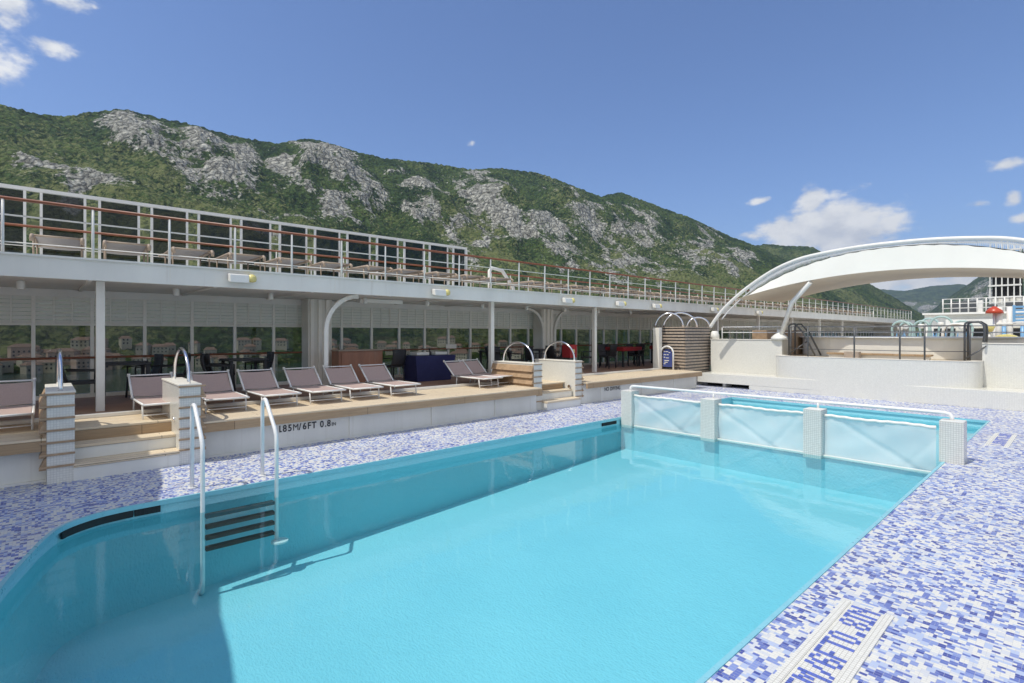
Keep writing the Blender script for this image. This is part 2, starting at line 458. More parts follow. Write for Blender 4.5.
# ------------------------------------------------------------------ pool deck, pool, water
XL, XR, YF = -7.05, -1.39, 15.15
WZ = -.15; FZ = -1.14
def arc(cx, cy, rx, ry, a0, a1, n):
    return [(cx + rx * math.cos(R(a0 + (a1 - a0) * i / n)), cy + ry * math.sin(R(a0 + (a1 - a0) * i / n))) for i in range(n + 1)]
def spline(P, n=6):
    out = []
    for i in range(len(P) - 1):
        p0 = P[max(i - 1, 0)]; p1 = P[i]; p2 = P[i + 1]; p3 = P[min(i + 2, len(P) - 1)]
        for k in range(n):
            t = k / n
            out.append(tuple(.5 * ((2 * p1[j]) + (-p0[j] + p2[j]) * t + (2 * p0[j] - 5 * p1[j] + 4 * p2[j] - p3[j]) * t * t + (-p0[j] + 3 * p1[j] - 3 * p2[j] + p3[j]) * t ** 3) for j in range(2)))
    out.append(P[-1]); return out
def pool_outline(off=0):
    """counter-clockwise outline; off > 0 shrinks it"""
    xl, xr, yf = XL + off, XR - off, YF - off
    p = [(xr, yf), (xl, yf)]
    cp = [(-7.05, 1.0), (-7.05, .72), (-6.99, .42), (-6.80, .16), (-6.50, .02), (-6.07, -.10), (-5.54, -.23), (-4.9, -.33), (-4.22, -.36), (-3.5, -.33), (-2.9, -.23), (-2.37, -.10),
          (-1.94, .02), (-1.64, .16), (-1.45, .42), (-1.39, .72), (-1.39, 1.0)]
    sm = spline(cp, 5)
    cx, cy = -4.22, 3.0
    for x, y in sm:
        L = math.hypot(x - cx, y - cy); k = 1 - off * 1.15 / L
        p.append((min(max(cx + (x - cx) * k, xl), xr), cy + (y - cy) * k))
    return p
def tess(name, loops, z, mat):
    vs = [[Vector((x, y, z)) for x, y in l] for l in loops]
    flat = [v for l in vs for v in l]
    tris = tessellate_polygon(vs)
    me = bpy.data.meshes.new(name); me.from_pydata([tuple(v) for v in flat], [], [tuple(t) for t in tris]); me.update()
    bm = bmesh.new(); bm.from_mesh(me); bmesh.ops.recalc_face_normals(bm, faces=bm.faces)
    if sum(f.normal.z for f in bm.faces) < 0: bmesh.ops.reverse_faces(bm, faces=bm.faces)
    bm.to_mesh(me); bm.free(); me.materials.append(mat)
    o = bpy.data.objects.new(name, me); COL.objects.link(o); return o
OUT = pool_outline(0)
dk = tess('pool_deck', [[(-10.7, -14), (12, -14), (12, 30), (-10.7, 30)], OUT], 0, M_MOSAIC); dk['kind'] = 'structure'
# coping lip: a narrow painted kerb round the water, slightly proud
I2 = pool_outline(.032)
mb = MB(); n = len(OUT)
va = [mb.bm.verts.new((x, y, .004)) for x, y in OUT]; vb = [mb.bm.verts.new((x, y, .008)) for x, y in OUT]
vc = [mb.bm.verts.new((x, y, .008)) for x, y in I2]; vd = [mb.bm.verts.new((x, y, -.045)) for x, y in I2]
for i in range(n):
    j = (i + 1) % n
    mb.bm.faces.new([va[i], va[j], vb[j], vb[i]]); mb.bm.faces.new([vb[i], vb[j], vc[j], vc[i]]); mb.bm.faces.new([vc[i], vc[j], vd[j], vd[i]])
    mb.bm.faces.new([vd[i], vd[j], va[j], va[i]])
struct(mb, 'pool_coping', M_COPING)
# basin
mb = MB(); ow_ = pool_outline(-.0)
a = [mb.bm.verts.new((x, y, -.002)) for x, y in ow_]; b = [mb.bm.verts.new((x, y, FZ - .1)) for x, y in ow_]
for i in range(n):
    j = (i + 1) % n
    mb.bm.faces.new([a[i], b[i], b[j], a[j]])
bas = struct(mb, 'pool_basin', M_POOL)
def fz(y): return -(1.20 - .051 * y)
fl = tess('pool_floor', [ow_], FZ, M_POOL)
for v in fl.data.vertices: v.co.z = fz(v.co.y); fl['kind'] = 'structure'
wt = tess('pool_water', [pool_outline(.002)], WZ, M_WATER); wt['kind'] = 'structure'
# dark overflow grilles under the lip of the left wall
for (y0, y1) in ((.76, 1.0), (9.0, 9.5)):
    t = MB().box(XL + .004, XL + .03, y0, y1, WZ + .03, -.05)
    for k in range(int((y1 - y0) / .04)): t.box(XL + .03, XL + .036, y0 + .01 + k * .04, y0 + .03 + k * .04, WZ + .035, -.055)
    o = t.build('overflow_grille', M_SLOT)
    tagp(o, 'dark overflow grille in the pool wall by the rounded corner' if y0 < 5 else 'dark overflow grille in the pool wall beside the net post', 'grille')
mb = MB()
pp = [q for q in spline([(-7.05, .72), (-6.99, .42), (-6.80, .16), (-6.50, .02)], 6)][:14]
for p, q in zip(pp, pp[1:]):
    mb.hexa([(p[0] + .01, p[1] + .01, WZ + .03), (q[0] + .01, q[1] + .01, WZ + .03), (q[0] + .03, q[1] + .03, WZ + .03), (p[0] + .03, p[1] + .03, WZ + .03),
             (p[0] + .01, p[1] + .01, -.05), (q[0] + .01, q[1] + .01, -.05), (q[0] + .03, q[1] + .03, -.05), (p[0] + .03, p[1] + .03, -.05)])
tagp(mb.build('overflow_grille', M_SLOT), 'curved dark overflow grille in the rounded pool corner', 'grille')

# ship hull below so the deck is carried by something
struct(MB().box(-14.6, 14, -22, 75, -24, -1.6), 'ship_hull', M_HULL)

# ------------------------------------------------------------------ floor markings set in mosaic
FONT = {'1': ["0010", "0110", "0010", "0010", "0010", "0010", "0111"], '.': ["0000"] * 5 + ["0110", "0110"],
        '8': ["0110", "1001", "1001", "0110", "1001", "1001", "0110"], '5': ["1111", "1000", "1110", "0001", "0001", "1001", "0110"],
        'M': ["10001", "11011", "10101", "10101", "10001", "10001", "10001"], '/': ["0001", "0001", "0010", "0010", "0100", "0100", "1000"],
        '6': ["0110", "1001", "1000", "1110", "1001", "1001", "0110"], 'F': ["1111", "1000", "1000", "1110", "1000", "1000", "1000"],
        'T': ["11111", "00100", "00100", "00100", "00100", "00100", "00100"], '0': ["0110", "1001", "1001", "1001", "1001", "1001", "0110"],
        'I': ["111", "010", "010", "010", "010", "010", "111"], 'N': ["10001", "11001", "10101", "10011", "10001", "10001", "10001"]}
def marking(name, txt, xa, xb, y0, y1, label):
    t = thing(name, label, 'floor marking', ((xa + xb) / 2, y0, .004))
    bw = .05
    MB().box(xa, xb, y0, y1, .0, .005).build('panel', M_WMOS, t)
    for x in (xa - bw, xb): MB().box(x, x + bw, y0 - .02, y1 + .02, .0, .012).build('border_strip', M_WMOS, t)
    cols = sum(len(FONT[c][0]) + 1 for c in txt) + 1
    cy = (y1 - y0) / cols; cx = (xb - xa - .03) / 7
    y = y0 + cy
    for ch in txt:
        rows = FONT[ch]; tl = MB()
        for r, row in enumerate(rows):
            for k, b in enumerate(row):
                if b == '1': tl.box(xa + .015 + r * cx + .001, xa + .015 + (r + 1) * cx - .001, y + k * cy - .002, y + (k + 1) * cy + .002, .005, .009)
        y += (len(rows[0]) + 1) * cy
        tl.build('character', M_BMOS, t)
    return t
marking('depth_marking', '1.85M/6FT0.8IN', -1.11, -.91, 2.62, 4.2, 'blue depth lettering in a white mosaic strip at the bottom right of the pool edge')
marking('depth_marking', '1.85M/6FT0.8IN', -1.11, -.91, 11.9, 13.4, 'faint white mosaic depth strip near the far right corner of the pool')

# ------------------------------------------------------------------ wooden sun deck, risers, steps
DZ = .58
def seg_deck(y0, y1, xe):
    struct(MB().box(-10.7, xe, y0, y1, DZ - .03, DZ), 'sun_deck', M_TEAK, .004)
    struct(MB().box(xe - .045, xe + .012, y0, y1, DZ - .16, DZ - .033), 'sun_deck_edge_board', M_TEAKF, .004)
    r = MB().box(xe - .26, xe - .2, y0, y1, 0, DZ - .034)
    r.box(xe - .2, xe - .17, y0, y1, 0, .03)
    struct(r, 'sun_deck_riser', M_HULL)
seg_deck(-12, .047, -8.75); seg_deck(1.745, 8.925, -8.78); seg_deck(10.755, 16.9, -8.9)
struct(MB().box(-10.7, -9.35, .049, 1.743, DZ - .03, DZ), 'sun_deck', M_TEAK, .004)
struct(MB().box(-10.7, -9.45, 8.927, 10.753, DZ - .03, DZ), 'sun_deck', M_TEAK, .004)
# thin vertical pipes / joints on the riser
for y in (4.14, 5.9, 7.6, 11.43, 13.4, 15.2, -1.2):
    tagp(MB().box(-8.99, -8.955, y, y + .03, .02, DZ - .17).build('riser_joint', M_HULL), None, None, None, 'structure')
def steps(y0, y1, xb, label):
    t = thing('deck_steps', label, 'steps', ((xb - 8.9) / 2, y0, 0))
    hs = [.17, .37]
    xs = [xb + .62, xb + .32, xb]
    MB().box(xb - .03, xs[0], y0, y1, 0, .165).build('riser', M_HULL, t)
    MB().box(xb - .03, xs[0] + .02, y0, y1, .17, .215).build('tread', M_TEAK, t, .004)
    MB().box(xb - .03, xs[1], y0, y1, .216, .365).build('riser', M_HULL, t)
    MB().box(xb - .03, xs[1] + .02, y0, y1, .37, .41).build('tread', M_TEAK, t, .004)
    MB().box(xb - .03, xb + .012, y0, y1, .411, DZ - .034).build('riser', M_TEAKF, t)
steps(.31, 1.47, -9.35, 'wooden deck steps between the two nearer chrome hoop pillars')
steps(9.2, 10.45, -9.5, 'wooden deck steps between the two farther chrome hoop pillars')
# curb between sun deck and covered floor; covered teak floor
struct(MB().box(-10.45, -10.34, -12, 16.5, DZ + .002, DZ + .06), 'deck_kerb', M_WHITE, .006)
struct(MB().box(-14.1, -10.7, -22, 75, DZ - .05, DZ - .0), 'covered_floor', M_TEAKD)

def pillar(y0, x0, x1, outer, label, steplab):
    """stair-head wall: mosaic core, timber lapped cladding on its outer side, chrome hoop"""
    w = .27; hh = .46; t = thing('stair_pillar', label, 'pillar', ((x0 + x1) / 2, y0 + w / 2, 0), 'hoop pillars at the deck steps')
    MB().box(x0, x1, y0, y0 + w, 0, 1.13).build('core', M_WTILE, t, .004)
    MB().box(x0 - .01, x1 + .012, y0 - .012, y0 + w + .012, 1.132, 1.16).build('cap', M_CREAM, t, .006)
    yo = y0 if outer < 0 else y0 + w
    for k in range(7):
        z = .16 + k * .155
        # lapped board outside
        if k < 7:
            a, b = (.075, .018) if True else (0, 0)
            P = [(x0, yo, z - .14), (x1 - .012, yo, z - .14), (x1 - .012, yo + outer * a, z - .14), (x0, yo + outer * a, z - .14),
                 (x0, yo, z + .008), (x1 - .012, yo, z + .008), (x1 - .012, yo + outer * b, z + .008), (x0, yo + outer * b, z + .008)]
            if z - .14 < .1: continue
            MB().hexa(P).build('lapped_board', M_SLAT, t, .003)
    for k in range(7):
        z = .20 + k * .152
        MB().box(x1 + .0015, x1 + .022, y0 - .01 + min(0, outer) * .06, y0 + w + .004 + max(0, outer) * .06, z, z + .026).build('slat', M_SLAT, t, .003)
    cx = (x0 + x1) / 2 + .05; r = .56
    pts = [(cx + r, y0 + w / 2, 1.15), (cx + r, y0 + w / 2, 1.20)] + [(cx + r * math.cos(R(a)), y0 + w / 2, 1.20 + hh * math.sin(R(a))) for a in range(10, 171, 10)] + [(cx - r, y0 + w / 2, 1.20), (cx - r, y0 + w / 2, 1.15)]
    MB().tube(pts, .024, 12).build('hoop', M_CHROME, t)
    return t
pillar(.05, -10.1, -8.74, -1, 'timber-clad pillar at far left with its chrome hoop seen edge-on', '')
pillar(1.47, -10.15, -8.74, 1, 'white mosaic pillar right of the nearer steps, chrome hoop on top', '')
pillar(8.93, -10.62, -9.06, -1, 'pillar clad in light timber boards left of the farther steps', '')
p4 = pillar(10.48, -10.6, -9.08, 1, 'white pillar with a round lamp right of the farther steps', '')
b4 = MB().tube([(-9.27, 10.475, .47), (-9.27, 10.44, .47)], .05, 16); b4.build('round_lamp', M_CHROME, p4)
tagp(MB().tube([(-9.12, 1.475, .62), (-9.12, 1.45, .62)], .035, 12).build('step_light', M_CHROME), 'small steel step light on the nearer white pillar', 'light')

# stencilled depth on the riser
def stencil(x, y, z, runs, name, label):
    t = thing(name, label, 'lettering', (x, y, z))
    for txt, size in runs:
        for ch in txt:
            if ch == ' ': y += size * .28; continue
            mt = Matrix.Translation((x, y, z)) @ Matrix(((0, 0, 1, 0), (.86, 0, 0, 0), (0, 1, 0, 0), (0, 0, 0, 1)))
            o = text_mesh('character', ch, size, M_BLACKTXT, t, mt, .002, 0 if ch in 'MN' else .003)
            co = [v.co.y for v in o.data.vertices]; w = max(co) - min(co)
            y += w + size * .13
    return t
stencil(-8.975, 2.90, .255, [('1.85M/6FT 0.8', .155), ('IN', .085)], 'stencilled_depth', 'black stencilled depth lettering on the white riser below the loungers')
stencil(-9.095, 11.74, .265, [('NO DIVING', .15)], 'stencilled_notice', 'faint black stencilled notice on the riser near the far net post')

# ------------------------------------------------------------------ pool ladder
lad = thing('pool_ladder', 'white tubular pool ladder with dark treads standing in the water', 'ladder', (-7.1, 1.78, 0))
for y, zb in ((1.37, -1.1), (2.18, -.78)):
    pts = [(-7.35, y, .005), (-7.35, y, .86)] + [(-7.25 + .10 * math.cos(R(a)), y, .93 + .10 * math.sin(R(a))) for a in range(170, 49, -20)]
    pts += [(-6.86, y, .70), (-6.80, y, .62), (-6.79, y, .5), (-6.79, y, zb + .12), (-6.82, y, zb + .02), (-6.95, y, zb - .03)] if y < 2 else \
           [(-6.86, y, .70), (-6.80, y, .62), (-6.79, y, .5), (-6.79, y, zb + .1)]
    sr_ = MB().tube(pts, .024, 12).build('side_rail', M_ALU, lad)
    MB().disc((-7.35, y, .002), .05, .012).build('flange', M_ALU, sr_)
for k in range(4):
    z = -.21 - k * .125
    MB().box(-6.85, -6.76, 1.40, 2.15, z - .02, z + .02).build('tread', M_GRIP, lad, .004)
MB().disc((-6.74, 2.2, -.70), .10, .02, 24).build('foot_plate', M_ALU, lad)

# ------------------------------------------------------------------ net across the pool
NY = 9.72
fence = thing('pool_divider', 'white net barrier on tiled posts crossing the pool', 'barrier', (-4.2, NY, 0))
posts = [(-7.02, -6.74, 9.66, 9.94), (-5.09, -4.80, 9.60, 9.9), (-3.24, -2.96, 9.62, 9.92), (-1.46, -1.18, 9.82, 10.12)]
for k, (x0, x1, y0, y1) in enumerate(posts):
    po = MB().box(x0, x1, y0, y1, (0 if k == 3 else -.205), .60).build('post', M_GTILE, fence, .004)
    MB().box(x0 + .004, x1 - .004, y0 + .004, y1 - .004, .602, .612).build('post_cap', M_WHITE, po)
MB().box(XL + .003, XR - .003, 9.73, 9.88, FZ + .002, -.20).build('submerged_wall', M_POOL, fence)
MB().box(-6.70, -1.44, 9.69, 9.73, -.175, -.138).build('bottom_rail', M_WHITE, fence)
zr = .715
MB().tube([(-6.86, 9.8, .6), (-6.86, 9.8, zr - .05), (-6.84, 9.8, zr - .015), (-6.8, 9.81, zr), (-1.42, 9.97, zr), (-1.36, 9.97, zr - .015), (-1.33, 9.97, zr - .06), (-1.33, 9.97, .6)], .028, 10).build('top_rail', M_ALU, fence)
for x, y in ((-4.95, 9.86), (-3.1, 9.915)): MB().tube([(x, y, .6), (x, y, zr)], .02, 8).build('rail_stub', M_ALU, fence)
rng = random.Random(3)
for (xa, xb, ph) in ((-6.72, -5.11, 0), (-4.78, -3.26, 2.1), (-2.94, -1.48, 4.4)):
    L = xb - xa
    def net(u, v, xa=xa, xb=xb, ph=ph):
        x = xa + (xb - xa) * u
        z = -.16 + (.655) * v - .012 * math.sin(9 * u + ph) * v
        # diagonal tension folds running from the upper corners
        e = (u * 1.0 - (1 - v) * .75 + .1 * math.sin(ph))
        f = .018 * math.exp(-(e / .06) ** 2) * (1 - v * .4) + .008 * math.exp(-((u + (1 - v) * .35 - 1.02 + .06 * math.sin(ph)) / .04) ** 2)
        f += .016 * math.sin(PI * u) * math.sin(PI * (1 - v)) + .0035 * math.sin(u * 23 + ph + v * 5) * v + .008 * math.sin((u * 1.3 + v * 1.1) * PI + ph)
        f += .006 * math.sin((u * 2.4 - v * 2.0) * PI * 1.3 + ph)
        return (x, NY + .02 + f * 1.4, z)
    MB().sheet(net, 60, 26).build('net', M_NET, fence)
    pts = []
    for i in range(41):
        u = i / 40
        pts.append((xa + L * u, NY + .02 + .006 * math.sin(u * 60 + ph), .515 - .006 * math.sin(9 * u + ph) + .004 * math.sin(u * 47 + ph)))
    MB().tube(pts, .026, 8).build('rolled_hem', M_WHITE, fence)

# ------------------------------------------------------------------ covered side: window wall
XW = -13.8
ww = thing('window_wall', 'long wall of tinted windows under white louvres behind the loungers', 'window wall', (XW, -8, DZ))
k0, k1 = -8, 66
for k in range(k0, k1):
    y = .78 + .893 * k
    MB().box(XW - .03, XW + .05, y - .03, y + .03, DZ, 2.62).build('mullion', M_LOUVRE, ww)
    MB().box(XW - .004, XW + .004, y + .03, y + .863, DZ + .08, 2.05).build('pane', M_GLASS, ww)
    lv = MB()
    for j in range(7):
        z = 2.09 + j * .077
        lv.hexa([(XW - .02, y + .03, z), (XW + .0, y + .03, z), (XW + .0, y + .863, z), (XW - .02, y + .863, z),
                 (XW + .02, y + .03, z + .07), (XW + .04, y + .03, z + .07), (XW + .04, y + .863, z + .07), (XW + .02, y + .863, z + .07)])
    for q in (.30, .58): lv.box(XW + .035, XW + .048, y + q - .01, y + q + .01, 2.08, 2.62)
    lv.box(XW - .03, XW + .045, y + .03, y + .863, 2.05, 2.09)
    lv.build('louvre_panel', M_LSLAT, ww)
MB().box(XW - .06, XW + .06, -7, 59.5, DZ, DZ + .08).build('sill', M_LOUVRE, ww)
MB().box(XW - .03, XW + .09, -7, 59.5, 2.62, 2.77).build('head_beam', M_CEIL, ww)
MB().tube([(XW + .12, -7, 1.40), (XW + .12, 59, 1.40)], .022, 8).build('handrail', M_RUST, ww)

# big ribbed casings with curved brackets
def casing(y, label, both):
    t = thing('column_casing', label, 'column', (-13.2, y, DZ))
    MB().box(-13.7, -13.25, y, y + .62, DZ, 2.77).build('casing', M_CREAM, t, .01)
    rb = MB()
    for k in range(3): rb.box(-13.25, -13.21, y + .05 + k * .2, y + .14 + k * .2, DZ, 2.76)
    rb.build('rib', M_LOUVRE, t, .004)
    for sgn in ((1, -1) if both else (1,)):
        yb = y - .40 if not both else (y + .62 if sgn > 0 else y)
        xb = -11.2 if not both else -13.2
        w = .05
        path = [(yb, DZ), (yb, 1.95)] + [(yb + sgn * (.75 - .75 * math.cos(R(a))), 1.95 + .78 * math.sin(R(a))) for a in range(10, 91, 10)]
        mbk = MB()
        for (a, b) in zip(path, path[1:]):
            d_ = Vector((b[0] - a[0], b[1] - a[1])).normalized(); nx, nz = -d_.y * .045, d_.x * .045
            mbk.hexa([(xb - w, a[0] - nx, a[1] - nz), (xb + w, a[0] - nx, a[1] - nz), (xb + w, a[0] + nx, a[1] + nz), (xb - w, a[0] + nx, a[1] + nz),
                      (xb - w, b[0] - nx, b[1] - nz), (xb + w, b[0] - nx, b[1] - nz), (xb + w, b[0] + nx, b[1] + nz), (xb - w, b[0] + nx, b[1] + nz)])
        mbk.build('curved_bracket', M_WHITE, t)
    return t
casing(5.02, 'ribbed cream column casing with one curved bracket behind the loungers', False)
casing(13.45, 'ribbed cream column casing with curved brackets both sides above the hoops', True)
for i, (y, lab) in enumerate([(.74, 'slim white column nearest the camera in front of the dining table'), (9.35, 'slim white column just left of the far timber pillar'),
                   (13.9, 'slim white column behind the farther hoop pillars'), (22.6, None), (27, None), (31.5, None), (36, None), (40.5, None)]):
    t = MB().box(-11.25, -11.13, y - .06, y + .06, DZ, 2.77).build('support_column', M_WHITE, None, .006)
    tagp(t, lab or 'slim white column far along the covered deck', 'column', None if lab else 'slim columns of the far covered deck')

# ------------------------------------------------------------------ upper deck
ud = thing('upper_deck', 'overhanging upper deck with a pale fascia running along the ship', 'deck', (-12.4, -8, 2.77))
MB().box(-14.3, -10.705, -9, 60, 2.775, 3.06).build('deck_slab', M_CEIL, ud)
MB().box(-10.70, -10.66, -9, 60, 2.74, 3.09).build('fascia', M_HULL, ud, .006)
MB().box(-10.655, -10.62, -9, 60, 3.06, 3.09).build('fascia_lip', M_HULL, ud)
for y in np.arange(-7.2, 58, 2.95): MB().box(-10.659, -10.6575, y, y + .012, 2.745, 3.058).build('panel_joint', M_CREAM, ud)
for y in np.arange(-6.6, 58, 1.79):
    MB().box(-13.7, -10.75, y, y + .05, 2.735, 2.774).build('soffit_batten', M_CEIL, ud)
for i, y in enumerate([-.25, 1.95, 3.7, 5.9, 7.7, 9.6, 11.4, 13.2, 15.0, 17.0]):
    o = MB().lathe((-11.9, y, 2.62), [(.05, 0), (.055, .02), (.055, .14), (.03, .154)], 12).build('ceiling_spotlight', M_LAMP)
    tagp(o, 'small cylindrical spotlight hanging under the upper deck soffit', 'spotlight', 'spotlights under the soffit')
# front railing
rl = thing('upper_railing', 'front railing of the upper deck with varnished wooden top rail', 'railing', (-10.8, -8, 3.09))
ys = [.62 + 1.045 * k for k in range(-7, 57)]
for y in ys: MB().tube([(-10.78, y, 3.06), (-10.78, y, 3.90)], .02, 6).build('post', M_WHITE, rl)
MB().tube([(-10.78, -8, 3.91), (-10.78, 59, 3.91)], .026, 8).build('top_rail', M_RUST, rl)
for z in (3.66, 3.26): MB().tube([(-10.78, -8, z), (-10.78, 59, z)], .010, 6).build('lower_rail', M_WHITE, rl)
# outer railing
r2 = thing('outer_railing', 'outer railing of the upper deck seen beyond the stacked loungers', 'railing', (-14.1, -8, 3.09))
for k in range(-7, 56): MB().tube([(-13.88, 10.7 + .893 * k, 3.06), (-13.88, 10.7 + .893 * k, 4.0)], .02, 6).build('post', M_WHITE, r2)
MB().tube([(-13.88, -8, 3.99), (-13.88, 59, 3.99)], .026, 8).build('top_rail', M_RUST, r2)
for z in (3.6, 3.28): MB().tube([(-13.88, -8, z), (-13.88, 59, z)], .010, 6).build('lower_rail', M_WHITE, r2)
# tall glass windscreen
sc = thing('windscreen', 'tall dark glass windscreen in white frames on the upper deck at left', 'windscreen', (-14.0, -6, 3.09))
for k in range(-8, 12):
    y = -.24 + .915 * k
    if y > 10.4: break
    for q in (0, .24): MB().box(-14.03, -13.97, y + q - .022, y + q + .022, 3.06, 4.70).build('frame_post', M_WHITE, sc)
    ye = min(y + .915, 10.55)
    MB().box(-14.004, -13.996, y + .262, ye - .022, 3.1, 4.69).build('glass_pane', M_DGLASS, sc)
MB().box(-14.04, -13.96, -8, 10.6, 4.70, 4.77).build('top_rail', M_WHITE, sc)
MB().box(-14.03, -13.97, -8, 10.6, 4.18, 4.2).build('mid_rail', M_WHITE, sc)
MB().box(-14.04, -13.96, 10.55, 10.62, 3.06, 4.70).build('end_post', M_WHITE, sc)
# angled davit just right of the windscreen
dv = MB().tube([(-13.2, 10.95, 3.06), (-13.2, 10.95, 3.95), (-13.2, 11.05, 4.05), (-13.2, 11.5, 4.0), (-13.2, 12.0, 3.45), (-13.2, 12.1, 3.06)], .06, 8)
tagp(dv.build('bent_pipe_frame', M_WHITE), 'bent white pipe frame beside the end of the windscreen', 'pipe frame')

# floodlights on the fascia
LAMPLAB = ['yellowed floodlight on the fascia at the far left', 'second floodlight on the fascia, above the navy table', 'third floodlight on the fascia, above the hoops',
           'fourth floodlight on the fascia, by a slim column', 'fifth floodlight on the fascia, left of the slatted tower', 'sixth floodlight on the fascia, beside the arch foot',
           'seventh floodlight on the fascia, seen under the canopy']
def flood(label):
    t = thing('floodlight', label, 'floodlight', (0, 0, 0), 'floodlights along the fascia')
    MB().box(.0, .10, -.03, .03, -.02, .03).build('bracket', M_LAMP, t)
    MB().hexa([(.05, -.2, -.07), (.19, -.2, -.10), (.19, .13, -.10), (.05, .13, -.07), (.05, -.2, .07), (.17, -.2, .05), (.17, .13, .05), (.05, .13, .07)]).build('housing', M_LAMP, t, .012)
    MB().lathe((.12, .19, -.08), [(.03, 0), (.075, .02), (.085, .07), (.07, .12), (.03, .15)], 14).build('lens', M_YELLOW, t)
    return t
f0 = flood(LAMPLAB[0]); km = snapshot()
for i, y in enumerate([2.75, 7.2, 11.85, 14.5, 16.7, 21.1, 25.6]):
    t = f0 if i == 0 else copy_tree(f0, None, km)
    t['label'] = LAMPLAB[i]; t.location = (-10.66, y, 2.93 if i < 1 else 2.9)
t = MB().box(-12.3, -12.15, 5.9, 7.1, 2.66, 2.76).build('tube_light', M_LAMP); tagp(t, 'long strip light under the soffit beside the curved bracket', 'light')

# ------------------------------------------------------------------ loungers
def lounger(name, label, sling, frame, group, flat=False, h=.235):
    t = thing(name, label, 'sun lounger', (0, 0, 0), group)
    w = .31; r = .017
    xf, xh = .62, -.50
    rise, run = (.365, .43) if not flat else (.05, .60)
    f = MB()
    for s_ in (-1, 1): f.tube([(xf, s_ * w, h), (xh - .12, s_ * w, h)] if not flat else [(xf + .06, s_ * w, h - .10), (xf + .08, s_ * w, h - .03), (xf, s_ * w, h), (xh - .12, s_ * w, h)], r if not flat else .028, 8)
    f.tube([(xf, -w, h), (xf, w, h)], r, 8); f.tube([(xh - .1, -w, h), (xh - .1, w, h)], r, 8)
    f.build('seat_frame', frame, t)
    MB().sheet(lambda u, v: (xf - .02 - (xf - xh - .04) * u, -w + .02 + 2 * (w - .02) * v, h + .008 - .018 * math.sin(PI * u) * math.sin(PI * v)), 10, 6).build('seat', sling, t)
    b = MB()
    for s_ in (-1, 1): b.tube([(xh, s_ * (w + .0), h), (xh - run, s_ * w, h + rise)], r + .001 if not flat else .03, 8)
    b.tube([(xh - run * .96, -w, h + rise * .96), (xh - run * .96, w, h + rise * .96)], .012, 8)
    b.build('back_frame', frame, t)
    MB().sheet(lambda u, v: (xh - .02 - (run - .05) * u - .02 * math.sin(PI * u), -w + .02 + 2 * (w - .02) * v, h + .03 + (rise - .07) * u - .012 * math.sin(PI * v)), 8, 6).build('backrest', sling, t)
    for s_ in (-1, 1):
        MB().tube([(xh - run, s_ * w, h + rise - .03), (xh - run, s_ * w, h + rise + .02)], .024, 8).build('end_cap', M_WHITE, t)
        for x, dx in ((xf - .18, .03), (xh + .1, -.03)):
            MB().tube([(x, s_ * w * .97, h), (x + dx, s_ * w * .97, 0)], .014, 8).build('leg', frame, t)
    MB().tube([(xf - .15, -w * .97, .06), (xf - .15, w * .97, .06)], .009, 6).build('crossbar', frame, t)
    return t
LL = ['mauve sun lounger cut by the left edge of the photo, left of the timber-clad pillar',
      'mauve sun lounger half hidden behind the white mosaic pillar of the nearer steps',
      'mauve sun lounger immediately right of the nearer white pillar', 'second mauve lounger right of the nearer white pillar',
      'third mauve lounger right of the nearer white pillar', 'fourth mauve lounger right of the nearer white pillar, left of the row end',
      'mauve lounger at the right end of the long row, below the wooden cabinet',
      'mauve lounger of the far pair, nearer to the navy table', 'mauve lounger of the far pair, against the timber-board pillar']
l0 = lounger('sun_lounger', LL[0], M_SLING, M_ALU, 'mauve loungers on the wooden deck'); km = snapshot()
for i, (y, x) in enumerate([(-.39, 0), (1.44, 0), (2.31, 0), (3.15, 0), (4.0, 0), (4.8, 0), (5.66, 0), (8.02, -.05), (8.62, -.28)]):
    t = l0 if i == 0 else copy_tree(l0, None, km)
    t['label'] = LL[i]; t.location = (-10.12 + x, y, DZ); t.rotation_euler = (0, 0, R([0, 1, -2, 1, 0, -1.5, 1, 2, -1][i]))
u0 = lounger('deck_lounger', 'grey topped timber lounger on the upper deck', M_SLINGU, M_TIMBF, 'loungers on the upper deck', True, .40); km = snapshot()
UY = [.23, 1.15, 2.12, 3.05, 4.0, 4.95, 5.9, 6.85, 7.8, 8.8, 9.8] + [11.3 + .98 * k for k in range(38)]
UL = ['leftmost grey topped timber lounger on the upper deck', 'second grey topped lounger from the left on the upper deck', 'third grey topped lounger from the left on the upper deck',
      'fourth lounger from the left on the upper deck', 'fifth lounger from the left on the upper deck', 'sixth lounger from the left on the upper deck', 'seventh lounger from the left on the upper deck',
      'eighth lounger from the left on the upper deck']
for i, y in enumerate(UY):
    t = u0 if i == 0 else copy_tree(u0, None, km)
    t.location = (-11.85 + random.uniform(-.05, .05), y, 3.06); t.rotation_euler = (0, 0, R(random.uniform(-4, 4)))
    t['label'] = UL[i] if i < 8 else ('lounger behind the upper railing under the right half of the windscreen' if i < 11 else 'lounger in the long far row behind the upper railing')

